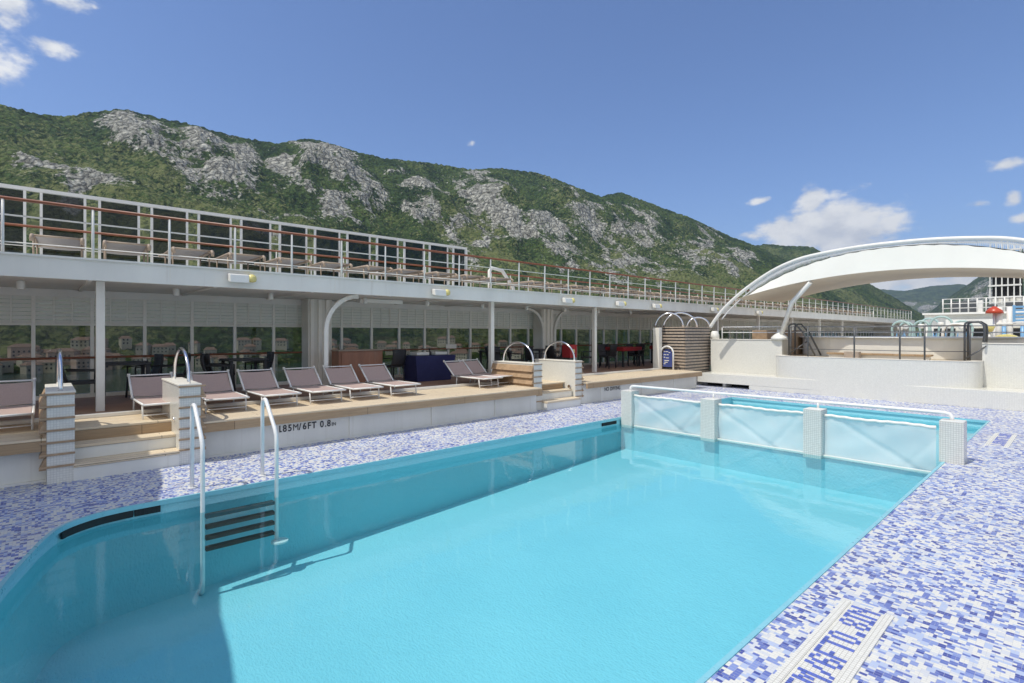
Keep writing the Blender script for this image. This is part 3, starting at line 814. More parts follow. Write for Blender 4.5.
# ------------------------------------------------------------------ furniture under cover
def chair(label):
    t = thing('rattan_chair', label, 'chair', (0, 0, 0), 'dark rattan chairs under the upper deck')
    MB().box(-.23, .23, -.23, .23, .40, .45).build('seat', M_RATTAN, t, .01)
    MB().sheet(lambda u, v: (-.21 - .09 * math.sin(u * 1.8) - .03 * math.cos(PI * (v - .5)), -.22 + .44 * v, .43 + .45 * u), 6, 6).build('backrest', M_RATTAN, t).modifiers.new('s', 'SOLIDIFY').thickness = .03
    for sx in (-1, 1):
        for sy in (-1, 1): MB().tube([(sx * .20, sy * .2, .42), (sx * .23, sy * .21, 0)], .02, 6).build('leg', M_RATTAN, t)
    for sy in (-1, 1): MB().tube([(.2, sy * .24, .43), (.2, sy * .24, .63), (-.22, sy * .24, .65)], .018, 6).build('armrest', M_RATTAN, t)
    return t
def table(label, x, y, w=.8, l=.8, m=M_RATTAN):
    t = thing('dining_table', label, 'table', (x, y, DZ))
    MB().box(x - w / 2, x + w / 2, y - l / 2, y + l / 2, DZ + .71, DZ + .75).build('tabletop', m, t, .005)
    for sx in (-1, 1):
        for sy in (-1, 1): MB().box(x + sx * (w / 2 - .06) - .03, x + sx * (w / 2 - .06) + .03, y + sy * (l / 2 - .06) - .03, y + sy * (l / 2 - .06) + .03, DZ, DZ + .708).build('leg', m, t)
    return t
c0 = chair(''); km = snapshot()
CH = [(-12.3, .55, 90, 'dark rattan chair in side view left of the nearest slim column'), (-13.0, 1.55, -80, 'dark rattan chair behind the nearer white pillar, left one'),
      (-12.9, 2.05, -100, 'dark rattan chair behind the nearer white pillar, right one'), (-12.2, 2.75, 80, 'dark rattan chair turned sideways above the second lounger'),
      (-12.7, 2.9, 95, 'dark rattan chair pushed behind the one above the second lounger'), (-13.0, 3.75, -90, 'dark rattan chair left of the cream column casing'),
      (-12.6, 7.05, 190, 'single dark chair between wooden cabinet and navy table')]
for x, y in ((-12.5, 10.7), (-12.6, 11.6), (-13.1, 11.1), (-12.4, 12.3), (-12.5, 13.4), (-13, 14.2), (-12.3, 14.9)): CH.append((x, y, random.uniform(0, 360), 'dark chair in the group seen through the chrome hoops'))
for k in range(14): CH.append((-12.1 - .45 * (k % 3), 15.8 + k * .62, [0, 180, 90, 270][k % 4], 'dark chair around the red-clothed tables left of the slatted tower'))
for i, (x, y, a, lab) in enumerate(CH):
    t = c0 if i == 0 else copy_tree(c0, None, km)
    t.location = (x, y, DZ); t.rotation_euler = (0, 0, R(a)); t['label'] = lab
table('dark dining table beside the nearest slim column', -12.6, 1.2)
table('dark dining table behind the second lounger', -12.6, 3.35)
table('dark dining table seen through the left chrome hoop', -12.9, 10.95)
table('dark dining table seen through the right chrome hoop', -12.9, 13.0)
for y, lab in ((17.2, 'red-clothed table left of the slatted tower, nearer'), (20.4, 'red-clothed table left of the slatted tower, farther')):
    t = table(lab, -12.4, y, .9, 1.2); MB().box(-12.87, -11.93, y - .62, y + .62, DZ + .62, DZ + .765).build('cloth', M_RED, t, .01)
# wooden cabinet
cb = thing('wooden_cabinet', 'reddish wooden cabinet with a pale frame behind the loungers', 'cabinet', (-12.7, 6.5, DZ))
MB().box(-12.95, -12.5, 5.50, 6.7, DZ, DZ + .86).build('carcass', M_CAB, cb, .01)
MB().box(-12.499, -12.48, 5.56, 6.66, DZ + .05, DZ + .83).build('front_panel', M_CAB, cb, .004)
MB().box(-12.96, -12.47, 5.48, 6.72, DZ + .862, DZ + .89).build('top', M_SLATG, cb, .004)
# navy table
nt_ = thing('navy_table', 'table under a fitted navy cloth set with folded towels', 'table', (-12.4, 9.4, DZ))
MB().hexa([(-12.75, 7.52, DZ), (-12.1, 7.52, DZ), (-12.1, 8.62, DZ), (-12.75, 8.62, DZ), (-12.85, 7.40, DZ + .70), (-12.0, 7.40, DZ + .70), (-12.0, 8.72, DZ + .70), (-12.85, 8.72, DZ + .70)]).build('fitted_cloth', M_NAVY, nt_, .01)
for y, lab in ((7.6, 'white folded towel stack on the navy table, left one'), (8.2, 'white folded towel stack on the navy table, right one')):
    tagp(MB().box(-12.65, -12.25, y, y + .4, DZ + .703, DZ + .79).build('towel_stack', M_WHITE, None, .02), lab, 'towels')
tagp(MB().lathe((-12.4, 8.1, DZ + .703), [(.04, 0), (.05, .06), (.02, .12), (.02, .17)], 10).build('bottle', M_BLACKTXT), 'small dark bottle between the towel stacks', 'bottle')
tagp(MB().box(-13.68, -13.66, 9.55, 9.95, 1.40, 1.54).build('notice_plate', M_WHITE), 'small white notice plate on the window mullion above the navy table', 'notice')
rb = thing('red_case', 'red equipment case near the right chrome hoop', 'case', (-11.6, 13.1, DZ))
MB().box(-11.8, -11.45, 12.95, 13.3, DZ + .5, DZ + .93).build('case', M_RED, rb, .01); MB().box(-11.7, -11.55, 13.05, 13.2, DZ, DZ + .498).build('stand', M_DSTEEL, rb)
MB().box(-11.447, -11.44, 13.07, 13.18, DZ + .66, DZ + .78).build('emblem', M_YELLOW, rb)

# ------------------------------------------------------------------ slatted tower
tw = thing('slatted_tower', 'square tower clad in greyed horizontal timber slats', 'tower', (-10.1, 17.9, 0))
MB().box(-10.66, -9.62, 17.05, 18.85, .2, 2.08).build('core', M_DSTEEL, tw)
MB().box(-10.6, -9.65, 17.1, 18.8, 0, .2).build('plinth', M_CREAM, tw)
for k in range(17):
    z = .22 + k * .11
    s = MB().box(-10.69, -9.60, 17.015, 17.049, z, z + .064).box(-9.618, -9.585, 17.015, 18.87, z, z + .064)
    s.build('slat', M_SLATG, tw, .004)
MB().box(-10.7, -9.57, 17.0, 18.9, 2.085, 2.12).build('roof_board', M_SLATG, tw, .004)
wp = MB().box(-10.62, -10.36, 16.55, 16.75, DZ, 2.09).build('white_post', M_WHITE, None, .01); tagp(wp, 'broad white post at the left side of the slatted tower', 'post')
def hoop(name, cx, cy, z0, r, hgt, axis, label, rr=.035, grp='steel hoops on the slatted tower'):
    pts = []
    for a in range(0, 181, 12):
        c_, s_ = math.cos(R(a)) * r, math.sin(R(a)) * hgt
        pts.append((cx + c_ * axis[0], cy + c_ * axis[1], z0 + s_))
    o = MB().tube(pts, rr, 10).build(name, M_CHROME); tagp(o, label, 'hoop', grp); return o
hoop('steel_hoop', -10.35, 17.2, 2.11, .5, .52, (.9, .42), 'front left steel hoop on the slatted tower roof')
hoop('steel_hoop', -10.3, 17.9, 2.11, .62, .55, (.75, .66), 'rear left steel hoop on the slatted tower roof')
hoop('steel_hoop', -9.95, 18.6, 2.11, .42, .38, (.8, .6), 'right steel hoop on the slatted tower roof')
sg = thing('arched_sign', 'blue arched sign board in a steel hoop before the slatted tower', 'sign', (-10.3, 16.8, DZ))
pts = [(-10.37, 16.68, DZ), (-10.37, 16.68, DZ + .62)] + [(-10.12 + .25 * math.cos(R(a)), 16.68, DZ + .60 + .24 * math.sin(R(a))) for a in range(170, 9, -10)] + [(-9.87, 16.68, DZ + .60), (-9.87, 16.68, DZ)]
MB().tube(pts, .03, 8).build('hoop', M_ALU, sg)
poly = [(-10.32, DZ + .10), (-9.95, DZ + .10)] + [(-10.135 + .185 * math.cos(R(a)), DZ + .56 + .185 * math.sin(R(a))) for a in range(0, 181, 12)]
bd = MB(); vs0 = [bd.bm.verts.new((x, 16.73, z)) for x, z in poly]; vs1 = [bd.bm.verts.new((x, 16.76, z)) for x, z in poly]
bd.bm.faces.new(vs0); bd.bm.faces.new(vs1[::-1])
for i in range(len(poly)): bd.bm.faces.new([vs0[i], vs0[(i + 1) % len(poly)], vs1[(i + 1) % len(poly)], vs1[i]])
bd.build('board', M_BLUESIGN, sg)
lt = MB()
for k, (x, z, w_) in enumerate([(-10.4, .72, .1), (-10.27, .72, .16), (-10.08, .68, .1), (-10.4, .58, .16), (-10.2, .58, .12), (-10.4, .46, .1), (-10.26, .44, .2), (-10.36, .32, .3), (-10.36, .24, .22), (-10.4, .17, .12)]):
    lt.box(-10.135 + (x + .2 + 10.0) * .62 - .02, -10.135 + (x + .2 + 10.0 + w_) * .62 - .02, 16.722, 16.729, DZ + z * .8 + .06, DZ + z * .8 + .085)
lt.build('printed_marks', M_HULL, sg)

# ------------------------------------------------------------------ raised whirlpool platform
pf = thing('whirlpool_platform', 'long raised platform walled in white mosaic beyond the pool', 'platform', (-3, 18, 0))
def polyp(name, poly, z0, z1, m=M_WTILE, par=pf, bev=.01): return MB().prism(poly, z0, z1).build(name, m, par, bev)
def bow(k, n=48):
    out = []
    for i in range(n + 1):
        th = PI * i / n; c_, s_ = math.cos(th), math.sin(th)
        out.append((-4.4 - (2.56 - k) * math.copysign(abs(c_) ** .5, c_), 18.6 - (1.0 - k) * abs(s_) ** .5))
    return out
polyp('ledge', [(-9.45, 17.606), (-5.4, 17.606), (-5.4, 18.598), (-9.45, 18.598)], .14, .46)
polyp('ledge_foot', [(-7.6, 17.61), (-5.41, 17.61), (-5.41, 18.59), (-7.6, 18.59)], 0, .139)
polyp('ledge_pier', [(-8.6, 17.8), (-8.5, 17.8), (-8.5, 18.4), (-8.6, 18.4)], 0, .139, M_WHITE)
polyp('ledge_recess', [(-9.4, 18.3), (-7.6, 18.3), (-7.6, 18.5), (-9.4, 18.5)], 0, .139, M_SLOT)
polyp('ledge', [(-3.4, 17.606), (9, 17.606), (9, 18.598), (-3.4, 18.598)], 0, .46)
pa = polyp('parapet', bow(0) + [(-1.84, 18.72), (-2.10, 18.72)] + bow(.22)[::-1] + [(-6.72, 18.72), (-6.96, 18.72)], 0, 1.15, bev=0)
for f in pa.data.polygons: f.use_smooth = abs(f.normal.z) < .5
pa.data.set_sharp_from_angle(angle=R(50))
polyp('parapet_top', bow(-.01) + bow(.23)[::-1], 1.152, 1.165, M_CREAM, bev=0)
polyp('side_wall', [(-9.45, 18.602), (-6.92, 18.602), (-6.92, 19.4), (-9.45, 19.4)], 0, 1.65)
polyp('side_wall', [(-1.865, 18.602), (9, 18.602), (9, 19.4), (-1.865, 19.4)], 0, 1.61)
polyp('wall_coping', [(-9.47, 18.58), (-6.91, 18.58), (-6.91, 19.42), (-9.47, 19.42)], 1.652, 1.675, M_CREAM)
polyp('wall_coping', [(-1.87, 18.58), (9, 18.58), (9, 19.42), (-1.87, 19.42)], 1.612, 1.635, M_CREAM)
polyp('platform_floor', bow(.225) + [(-2.1, 18.73), (-1.87, 18.73), (-1.87, 19.4), (9, 19.402), (9, 30), (-9.45, 30), (-9.45, 19.402), (-6.91, 19.402), (-6.91, 18.73), (-6.7, 18.73)], 0, 1.12, M_TEAK)
# whirlpool rim and timber bench behind the parapet
wl = thing('whirlpool', 'cream walled whirlpool with timber bench behind the railing', 'whirlpool', (-3.6, 22, 1.12))
cxp, cyp = -4.2, 21.35
ringp = [(cxp + 2.9 * math.cos(R(a)), cyp + 2.45 * math.sin(R(a))) for a in range(180, 361, 10)] + [(cxp + 2.9, cyp + 2.5), (cxp - 2.9, cyp + 2.5)]
MB().prism(ringp, 1.121, 1.74).build('wall', M_CREAM, wl, .02)
MB().prism([(x * 1 + (x - cxp) * .04, y + (y - cyp) * .05) for x, y in ringp], 1.742, 1.775).build('rim', M_WHITE, wl, .01)
bn = [(cxp - 1.3, 18.35), (cxp + 1.3, 18.35), (cxp + 1.3, 18.7), (cxp - 1.3, 18.7)]
MB().prism(bn, 1.24, 1.29).build('bench_seat', M_TEAKF, wl, .006)
MB().box(cxp - 1.25, cxp + 1.25, 18.4, 18.65, 1.122, 1.239).build('bench_front', M_CREAM, wl)
tagp(MB().box(-4.95, -4.55, 18.1, 18.3, 1.123, 1.34).build('step_block', M_SLATG, None, .01), 'brown timber step block in front of the whirlpool', 'step')
tagp(MB().box(-8.6, -6.98, 20.2, 20.9, 1.122, 2.0).build('timber_locker', M_SLAT, None, .01), 'light timber locker behind the left end of the parapet railing', 'locker')

# platform railings
def railing(name, label, posts, z0, z1, rails, pm, rm, pr=.028, rr=.02, closed=None):
    t = thing(name, label, 'railing', (posts[0][0], posts[0][1], z0))
    for (x, y) in posts: MB().tube([(x, y, z0), (x, y, z1)], pr, 8).build('post', pm, t)
    for z in rails: MB().tube([(x, y, z) for x, y in posts], rr, 8).build('rail', rm, t)
    return t
railing('parapet_railing', 'dark steel railing along the top of the parapet', [(-6.6, 18.5), (-5.85, 17.8), (-4.6, 17.8), (-3.5, 17.8), (-2.95, 17.8), (-2.1, 18.5)], 1.15, 2.1, (2.1, 1.95, 1.4), M_DSTEEL, M_DSTEEL, .022, .010)
railing('rear_railing', 'pale steel railing crossing behind the whirlpool', [(-9.2, 19.0), (-7.2, 19.0), (-5.5, 21.5), (-3.0, 21.5), (-.5, 21.5), (2, 21.5), (5, 21.5)], 1.65, 2.1, (2.12, 1.92), M_ALU, M_ALU, .015, .016)
for (xx, yy, lab) in ((-6.75, 18.75, 'dark steel handrail at the left end of the parapet'), (-2.2, 18.45, 'big dark looped handrail at the right end of the parapet')):
    t = thing('looped_handrail', lab, 'handrail', (xx, yy, 1.15))
    for dy in (0, .55):
        L = .28 if xx > -5 else .2
        pts = [(xx, yy + dy, 1.15), (xx, yy + dy, 2.1)] + [(xx + .1 - .1 * math.cos(R(a)), yy + dy, 2.1 + .1 * math.sin(R(a))) for a in (30, 60, 90)] + [(xx + L, yy + dy, 2.2), (xx + L + .1, yy + dy, 2.12), (xx + L + .12, yy + dy, 1.95), (xx + L + .1, yy + dy, 1.66)]
        if xx < -5: pts = pts[:6] + [(xx + .1 + .35, yy + dy, 1.9), (xx + .8, yy + dy, 1.16)]
        MB().tube(pts, .027, 10).build('loop', M_DSTEEL, t)
    MB().tube([(xx, yy, 1.2), (xx + .5, yy + .2, 1.62)], .018, 6).build('brace', M_DSTEEL, t)

# ------------------------------------------------------------------ arch canopy
cn = thing('arch_canopy', 'large white arched canopy spanning the platform', 'canopy', (-3.75, 19, 1.65))
XC = -3.75
def hem(x): return 3.69 - .0315 * (x - XC) ** 2
def crown(x):
    t = abs(x - XC) / 4.15
    return hem(x) + .66 * max(0, 1 - t ** 2.4)
def zig(x): return .012 * math.sin(x * 14)
x0c, x1c = XC - 4.42, XC + 4.42
MB().sheet(lambda u, v: ((x := x0c + (x1c - x0c) * u), 17.9 + .12 * v, hem(x) + (crown(x) + zig(x) - hem(x)) * v), 64, 4).build('front_panel', M_SAIL, cn)
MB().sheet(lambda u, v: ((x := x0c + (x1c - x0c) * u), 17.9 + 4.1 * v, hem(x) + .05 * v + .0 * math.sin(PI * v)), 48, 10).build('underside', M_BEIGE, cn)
MB().sheet(lambda u, v: ((x := x0c + (x1c - x0c) * u), 18.02 + 3.98 * v, (crown(x) + .02) * (1 - v) + (hem(x) + .07) * v + .06 * math.sin(PI * v)), 48, 8).build('top_skin', M_SAIL, cn)
def tubez(x):
    pts = [(0, 4.56), (1, 4.53), (1.8, 4.45), (2.5, 4.33), (3.24, 4.03), (4.05, 3.53), (4.66, 3.03), (5.5, 2.08), (5.75, 1.66)]
    a = abs(x - XC)
    for (p, q) in zip(pts, pts[1:]):
        if a <= q[0]:
            f = (a - p[0]) / (q[0] - p[0]); return p[1] + (q[1] - p[1]) * f
    return 1.66
ctrl = [(-5.42, 2.16), (-5.1, 2.6), (-4.66, 3.05), (-4.05, 3.53), (-3.24, 4.02), (-2.5, 4.30), (-1.8, 4.42), (-.9, 4.50), (0, 4.52)]
ctrl = ctrl + [(-a, z) for a, z in ctrl[-2::-1]]
def catmull(P, n=6):
    out = []
    for i in range(len(P) - 1):
        p0 = P[max(i - 1, 0)]; p1 = P[i]; p2 = P[i + 1]; p3 = P[min(i + 2, len(P) - 1)]
        for k in range(n):
            t = k / n
            out.append(tuple(.5 * ((2 * p1[j]) + (-p0[j] + p2[j]) * t + (2 * p0[j] - 5 * p1[j] + 4 * p2[j] - p3[j]) * t * t + (-p0[j] + 3 * p1[j] - 3 * p2[j] + p3[j]) * t ** 3) for j in range(2)))
    out.append(P[-1]); return out
cc = catmull(ctrl)
MB().tube([(XC + a, 18.02, z - .05) for a, z in cc], .058, 12).build('arch_tube', M_WHITE, cn)
MB().tube([(XC + a * .985, 18.22, z - .13) for a, z in cc if abs(a) < 5.2], .022, 8).build('secondary_cable', M_ALU, cn)
lc = MB()
def interp(a):
    for p, q in zip(cc, cc[1:]):
        if p[0] <= a <= q[0]: return p[1] + (q[1] - p[1]) * (a - p[0]) / max(1e-6, q[0] - p[0])
    return 4.5
N = 220
for k in range(N):
    a = -4.0 + 8.0 * k / N; b_ = a + 4.0 / N
    za = interp(a) - .07; zb = crown(XC + b_) + zig(XC + b_) + .01
    if za - zb > .03:
        lc.tube([(XC + a, 18.02, za), (XC + b_, 18.02, zb), (XC + a + 8.0 / N, 18.02, interp(a + 8.0 / N) - .07)], .012, 5, False)
lc.build('lacing', M_ALU, cn)
for k in range(20):
    a = -3.9 + 7.8 * k / 19
    MB().tube([(XC + a, 18.02, interp(a)), (XC + a * .985, 18.22, interp(a) - .14)], .01, 5).build('spreader', M_ALU, cn)
for sx in (-1, 1):
    sb = 3.3 if sx < 0 else 4.9
    MB().tube([(XC + sx * sb, 18.75, 1.67), (XC + sx * (sb - .55), 18.3, 2.9), (XC + sx * (2.08 if sx < 0 else 3.9), 17.96, 3.50 if sx < 0 else 3.2)], .075, 10).build('strut', M_WHITE, cn)
    MB().lathe((XC + sx * sb, 18.75, 1.676), [(.28, 0), (.26, .08), (.18, .16), (.10, .22), (.08, .34)], 16).build('strut_foot', M_WHITE, cn)
    MB().lathe((XC + sx * 5.72, 18.95, 1.676), [(.17, 0), (.17, .15), (.12, .27), (.08, .3)], 16).build('arch_foot', M_WHITE, cn)

# unseen roof added behind the camera, edge shaped to shade the near pool
ac = thing('added_shade_roof', 'unseen white roof on slim posts, added to shade the near end of the pool', 'canopy', (-5, -5, 0))
fe = [(-9.0, -1.02), (-8.0, -1.12), (-7.2, -1.27), (-6.4, -1.45), (-5.6, -1.55), (-5.0, -1.66), (-4.6, -1.8), (-4.3, -2.1), (-4.1, -2.9), (-3.9, -6), (-3.9, -16)]
fe = [(x - .38, y) for x, y in fe]
MB().prism(fe + [(-9.8, -16), (-9.8, -1.02)], 4.15, 4.27).build('roof', M_SAIL, ac)
for x, y in ((-9.6, -3), (-9.6, -9.5), (-9.6, -15.5), (-4.5, -15.5), (-4.5, -9.5), (-4.7, -4.2)): MB().tube([(x, y, DZ if x < -8.7 else 0), (x, y, 4.149)], .06, 8).build('post', M_WHITE, ac)

# ------------------------------------------------------------------ forward superstructure and water play area, far right
ss = thing('forward_superstructure', 'white stepped ship superstructure with railings at far right', 'superstructure', (0, 50, 0))
MB().box(-7.3, 12, 44, 60, 0, 3.1).build('lower_block', M_HULL, ss, .02)
MB().box(-7.35, 12, 43.6, 60, 3.1, 3.22).build('deck_edge', M_WHITE, ss)
MB().box(-6.0, 12, 42.6, 43.59, 2.35, 2.75).build('balcony', M_HULL, ss)
for xw in (-6.8, -5.2, -3.6, -2.0): MB().box(xw, xw + 1.1, 43.95, 43.99, 1.5, 2.2).build('window_strip', M_SLOT, ss)
rg = MB()
for k in range(34): rg.tube([(-6.3 + k * .42, 43.75, 3.22), (-6.3 + k * .42, 43.75, 4.1)], .04, 5)
for z in (3.5, 3.8, 4.1): rg.tube([(-6.35, 43.75, z), (8, 43.75, z)], .025, 5)
rg.build('railing', M_WHITE, ss)
for xq, wq, hq in ((-6.2, 1.5, .8), (-4.4, .5, .55), (-3.5, 1.0, .7), (-2.2, 2, .6)): MB().box(xq, xq + wq, 45.5, 46.6, 3.222, 3.222 + hq).build('dark_equipment', M_DSTEEL, ss, .02)
MB().box(-4.7, -4.45, 44.6, 45.1, 3.222, 4.0).build('locker', M_WHITE, ss)
MB().box(-4.5, 9, 49, 53, 3.222, 4.3).build('upper_block', M_HULL, ss, .02)
fn = thing('funnel', 'dark blue ship funnel behind a white lattice at the right edge', 'funnel', (-1, 52, 4.3))
MB().box(-2.85, 4.5, 50, 55, 4.302, 8.5).build('casing', M_FUNNEL, fn, .1)
lat = MB()
for k in range(6): lat.box(-4.5 + k * .3, -4.44 + k * .3, 48.6, 48.75, 3.9, 8.2)
for z in (4.3, 5.1, 5.9, 6.7, 7.5): lat.box(-4.55, -2.9, 48.55, 48.78, z, z + .1)
lat.build('lattice', M_HULL, fn)
MB().box(-4.4, -3.0, 49.2, 51.0, 4.302, 7.4).build('dark_pipework', M_SLOT, fn)
# ship's covered deck end cap
tagp(MB().box(-14.2, -10.72, 59.5, 59.9, DZ, 2.77).build('end_bulkhead', M_HULL), 'pale bulkhead closing the far end of the covered deck', 'bulkhead')

# tall arched teal hoops of the splash area
for i, (x, y) in enumerate([(-5.95, 30.5), (-5.25, 31), (-4.6, 31.5), (-3.9, 32.0), (-6.4, 34), (-5.6, 35)]):
    t = thing('splash_arch', 'teal splash arch with white nozzle cups beyond the whirlpool', 'splash arch', (x, y, 0), 'teal splash arches in the play area')
    rr = .36; zt = 2.55 + .08 * (i % 3)
    rr *= (1, .8, 1.15)[i % 3]
    pts = [(x - rr * .7, y, 1.0), (x - rr, y, zt - .5)] + [(x + rr * math.cos(R(a)), y, zt - .45 + rr * math.sin(R(a))) for a in range(180, -1, -15)] + [(x + rr * .7, y, 1.0)]
    MB().tube(pts, .05, 8).build('arch', M_TEAL, t)
    for s_ in (-1, 1): MB().tube([(x + s_ * rr * .8, y - .05, 1.0), (x + s_ * rr * .4, y - .05, 1.95), (x + s_ * .2, y - .05, 1.0)], .06, 6).build('blue_leg', M_SKYB, t)
    MB().lathe((x, y - .1, zt - .52), [(.04, 0), (.12, .06), (.13, .2), (.08, .22)], 10).build('cup', M_WHITE, t)
struct(MB().box(-10.6, 12, 30, 60, .7, 1.0), 'play_deck', M_HULL)
# play tower pieces
def play_tower(x, y, hue, capm, label):
    t = thing('play_tower', label, 'play structure', (x, y, 1.12))
    for dx in (-.42, -.14, .42): MB().tube([(x + dx, y, 1.12), (x + dx, y, 2.85)], .09, 10).build('column', M_WHITE, t)
    MB().box(x - .5, x + .5, y - .1, y + .1, 2.2, 2.27).build('platform', M_WHITE, t, .02)
    pan = MB(); pan.box(x - .06, x + .02, y - .14, y - .11, 2.3, 2.9)
    for k in range(5): pan.box(x + .02, x + .26, y - .14, y - .11, 2.32 + k * .12, 2.39 + k * .12)
    pan.build('ladder_panel', hue, t, .006)
    for dx, z, r_ in ((-.55, 2.62, .26), (.72, 2.66, .25)):
        st = MB().tube([(x + dx, y, 1.12), (x + dx, y, z)], .045, 8).build('mushroom_stem', M_ALU, t)
        MB().lathe((x + dx, y, z + .002), [(r_, 0), (r_ * .9, .1), (r_ * .55, .2), (.04, .26)], 14).build('mushroom_cap', capm, st)
    for dx in (-.28, .2): MB().tube([(x + dx, y - .16, 1.2), (x + dx, y - .16, 2.15)], .06, 8).build('blue_pipe', M_SKYB, t)
    return t
play_tower(-1.72, 26, M_SKYB, M_ORANGE, 'white and blue play tower with red mushroom caps behind the right wall')
play_tower(-.1, 26.4, M_SKYB, M_ORANGE, 'second play tower with red mushroom caps cut by the right edge of the photo')
yb = thing('yellow_tub', 'yellow arched play tub on the right wall in front of the play tower', 'play tub', (-1.9, 24, 1.12))
poly = [(-2.16, 1.5), (-1.46, 1.5)] + [(-1.81 + .35 * math.cos(R(a)), 1.66 + .2 * math.sin(R(a))) for a in range(0, 181, 15)]
bd = MB(); a_ = [bd.bm.verts.new((x, 24, z)) for x, z in poly]; b_ = [bd.bm.verts.new((x, 24.4, z)) for x, z in poly]
bd.bm.faces.new(a_); bd.bm.faces.new(b_[::-1])
for i in range(len(poly)): bd.bm.faces.new([a_[i], a_[(i + 1) % len(poly)], b_[(i + 1) % len(poly)], b_[i]])
bd.build('shell', M_YELLOW, yb, .02)
MB().box(-2.1, -1.52, 24.05, 24.35, 1.12, 1.498).build('base', M_CREAM, yb)
MB().tube([(-1.81, 23.99, 1.66), (-1.81, 23.97, 1.66)], .07, 14).build('round_hole', M_SLOT, yb)
tf = thing('spotted_bucket', 'small yellow tipping bucket beside the looped handrail', 'bucket', (-2.32, 25, 1.12))
MB().lathe((-2.32, 25, 1.9), [(.05, 0), (.12, .1), (.17, .24), (.15, .26)], 12).build('bucket', M_YELLOW, tf)
MB().tube([(-2.32, 25, 1.12), (-2.32, 25, 1.91)], .04, 8).build('stem', M_WHITE, tf)
wa = thing('white_arch_pipe', 'bright white bent pipe arch left of the looped handrail', 'pipe arch', (-3.4, 26, 1.1))
MB().tube([(-3.75, 26, 1.1), (-3.75, 26, 1.9)] + [(-3.35 + .4 * math.cos(R(a)), 26, 1.95 + .3 * math.sin(R(a))) for a in range(160, 19, -20)] + [(-2.95, 26, 1.9), (-2.95, 26, 1.1)], .05, 10).build('pipe', M_WHITE, wa)

# ------------------------------------------------------------------ sea, mountains, town
struct(MB().box(-16000, 16000, -16000, 16000, -40, -28), 'bay_water', M_SEA)

def hash2(ix, iy, seed):
    h = (ix.astype(np.int64) * 374761393 + iy.astype(np.int64) * 668265263 + seed * 1442695041) & 0xFFFFFFFF
    h = ((h ^ (h >> 13)) * 1274126177) & 0xFFFFFFFF
    h = h ^ (h >> 16)
    return (h & 0xFFFFFF) / float(0xFFFFFF)
def vnoise(x, y, seed=0):
    ix = np.floor(x); iy = np.floor(y); fx = x - ix; fy = y - iy
    fx = fx * fx * fx * (fx * (fx * 6 - 15) + 10); fy = fy * fy * fy * (fy * (fy * 6 - 15) + 10)
    a = hash2(ix, iy, seed); b = hash2(ix + 1, iy, seed); c = hash2(ix, iy + 1, seed); d_ = hash2(ix + 1, iy + 1, seed)
    return (a * (1 - fx) + b * fx) * (1 - fy) + (c * (1 - fx) + d_ * fx) * fy
def fbm(x, y, oct=5, seed=0, gain=.5):
    t = 0; a = 1; s_ = 0
    for k in range(oct):
        t = t + a * vnoise(x, y, seed + k * 17); s_ += a; a *= gain; x = x * 2.03 + 11.3; y = y * 2.03 + 5.1
    return t / s_
def ridged(x, y, oct=5, seed=0):
    t = 0; a = 1; s_ = 0
    for k in range(oct):
        t = t + a * (1 - np.abs(2 * vnoise(x, y, seed + k * 31) - 1)); s_ += a; a *= .5; x = x * 2.1 + 3.3; y = y * 2.1 + 7.7
    return t / s_

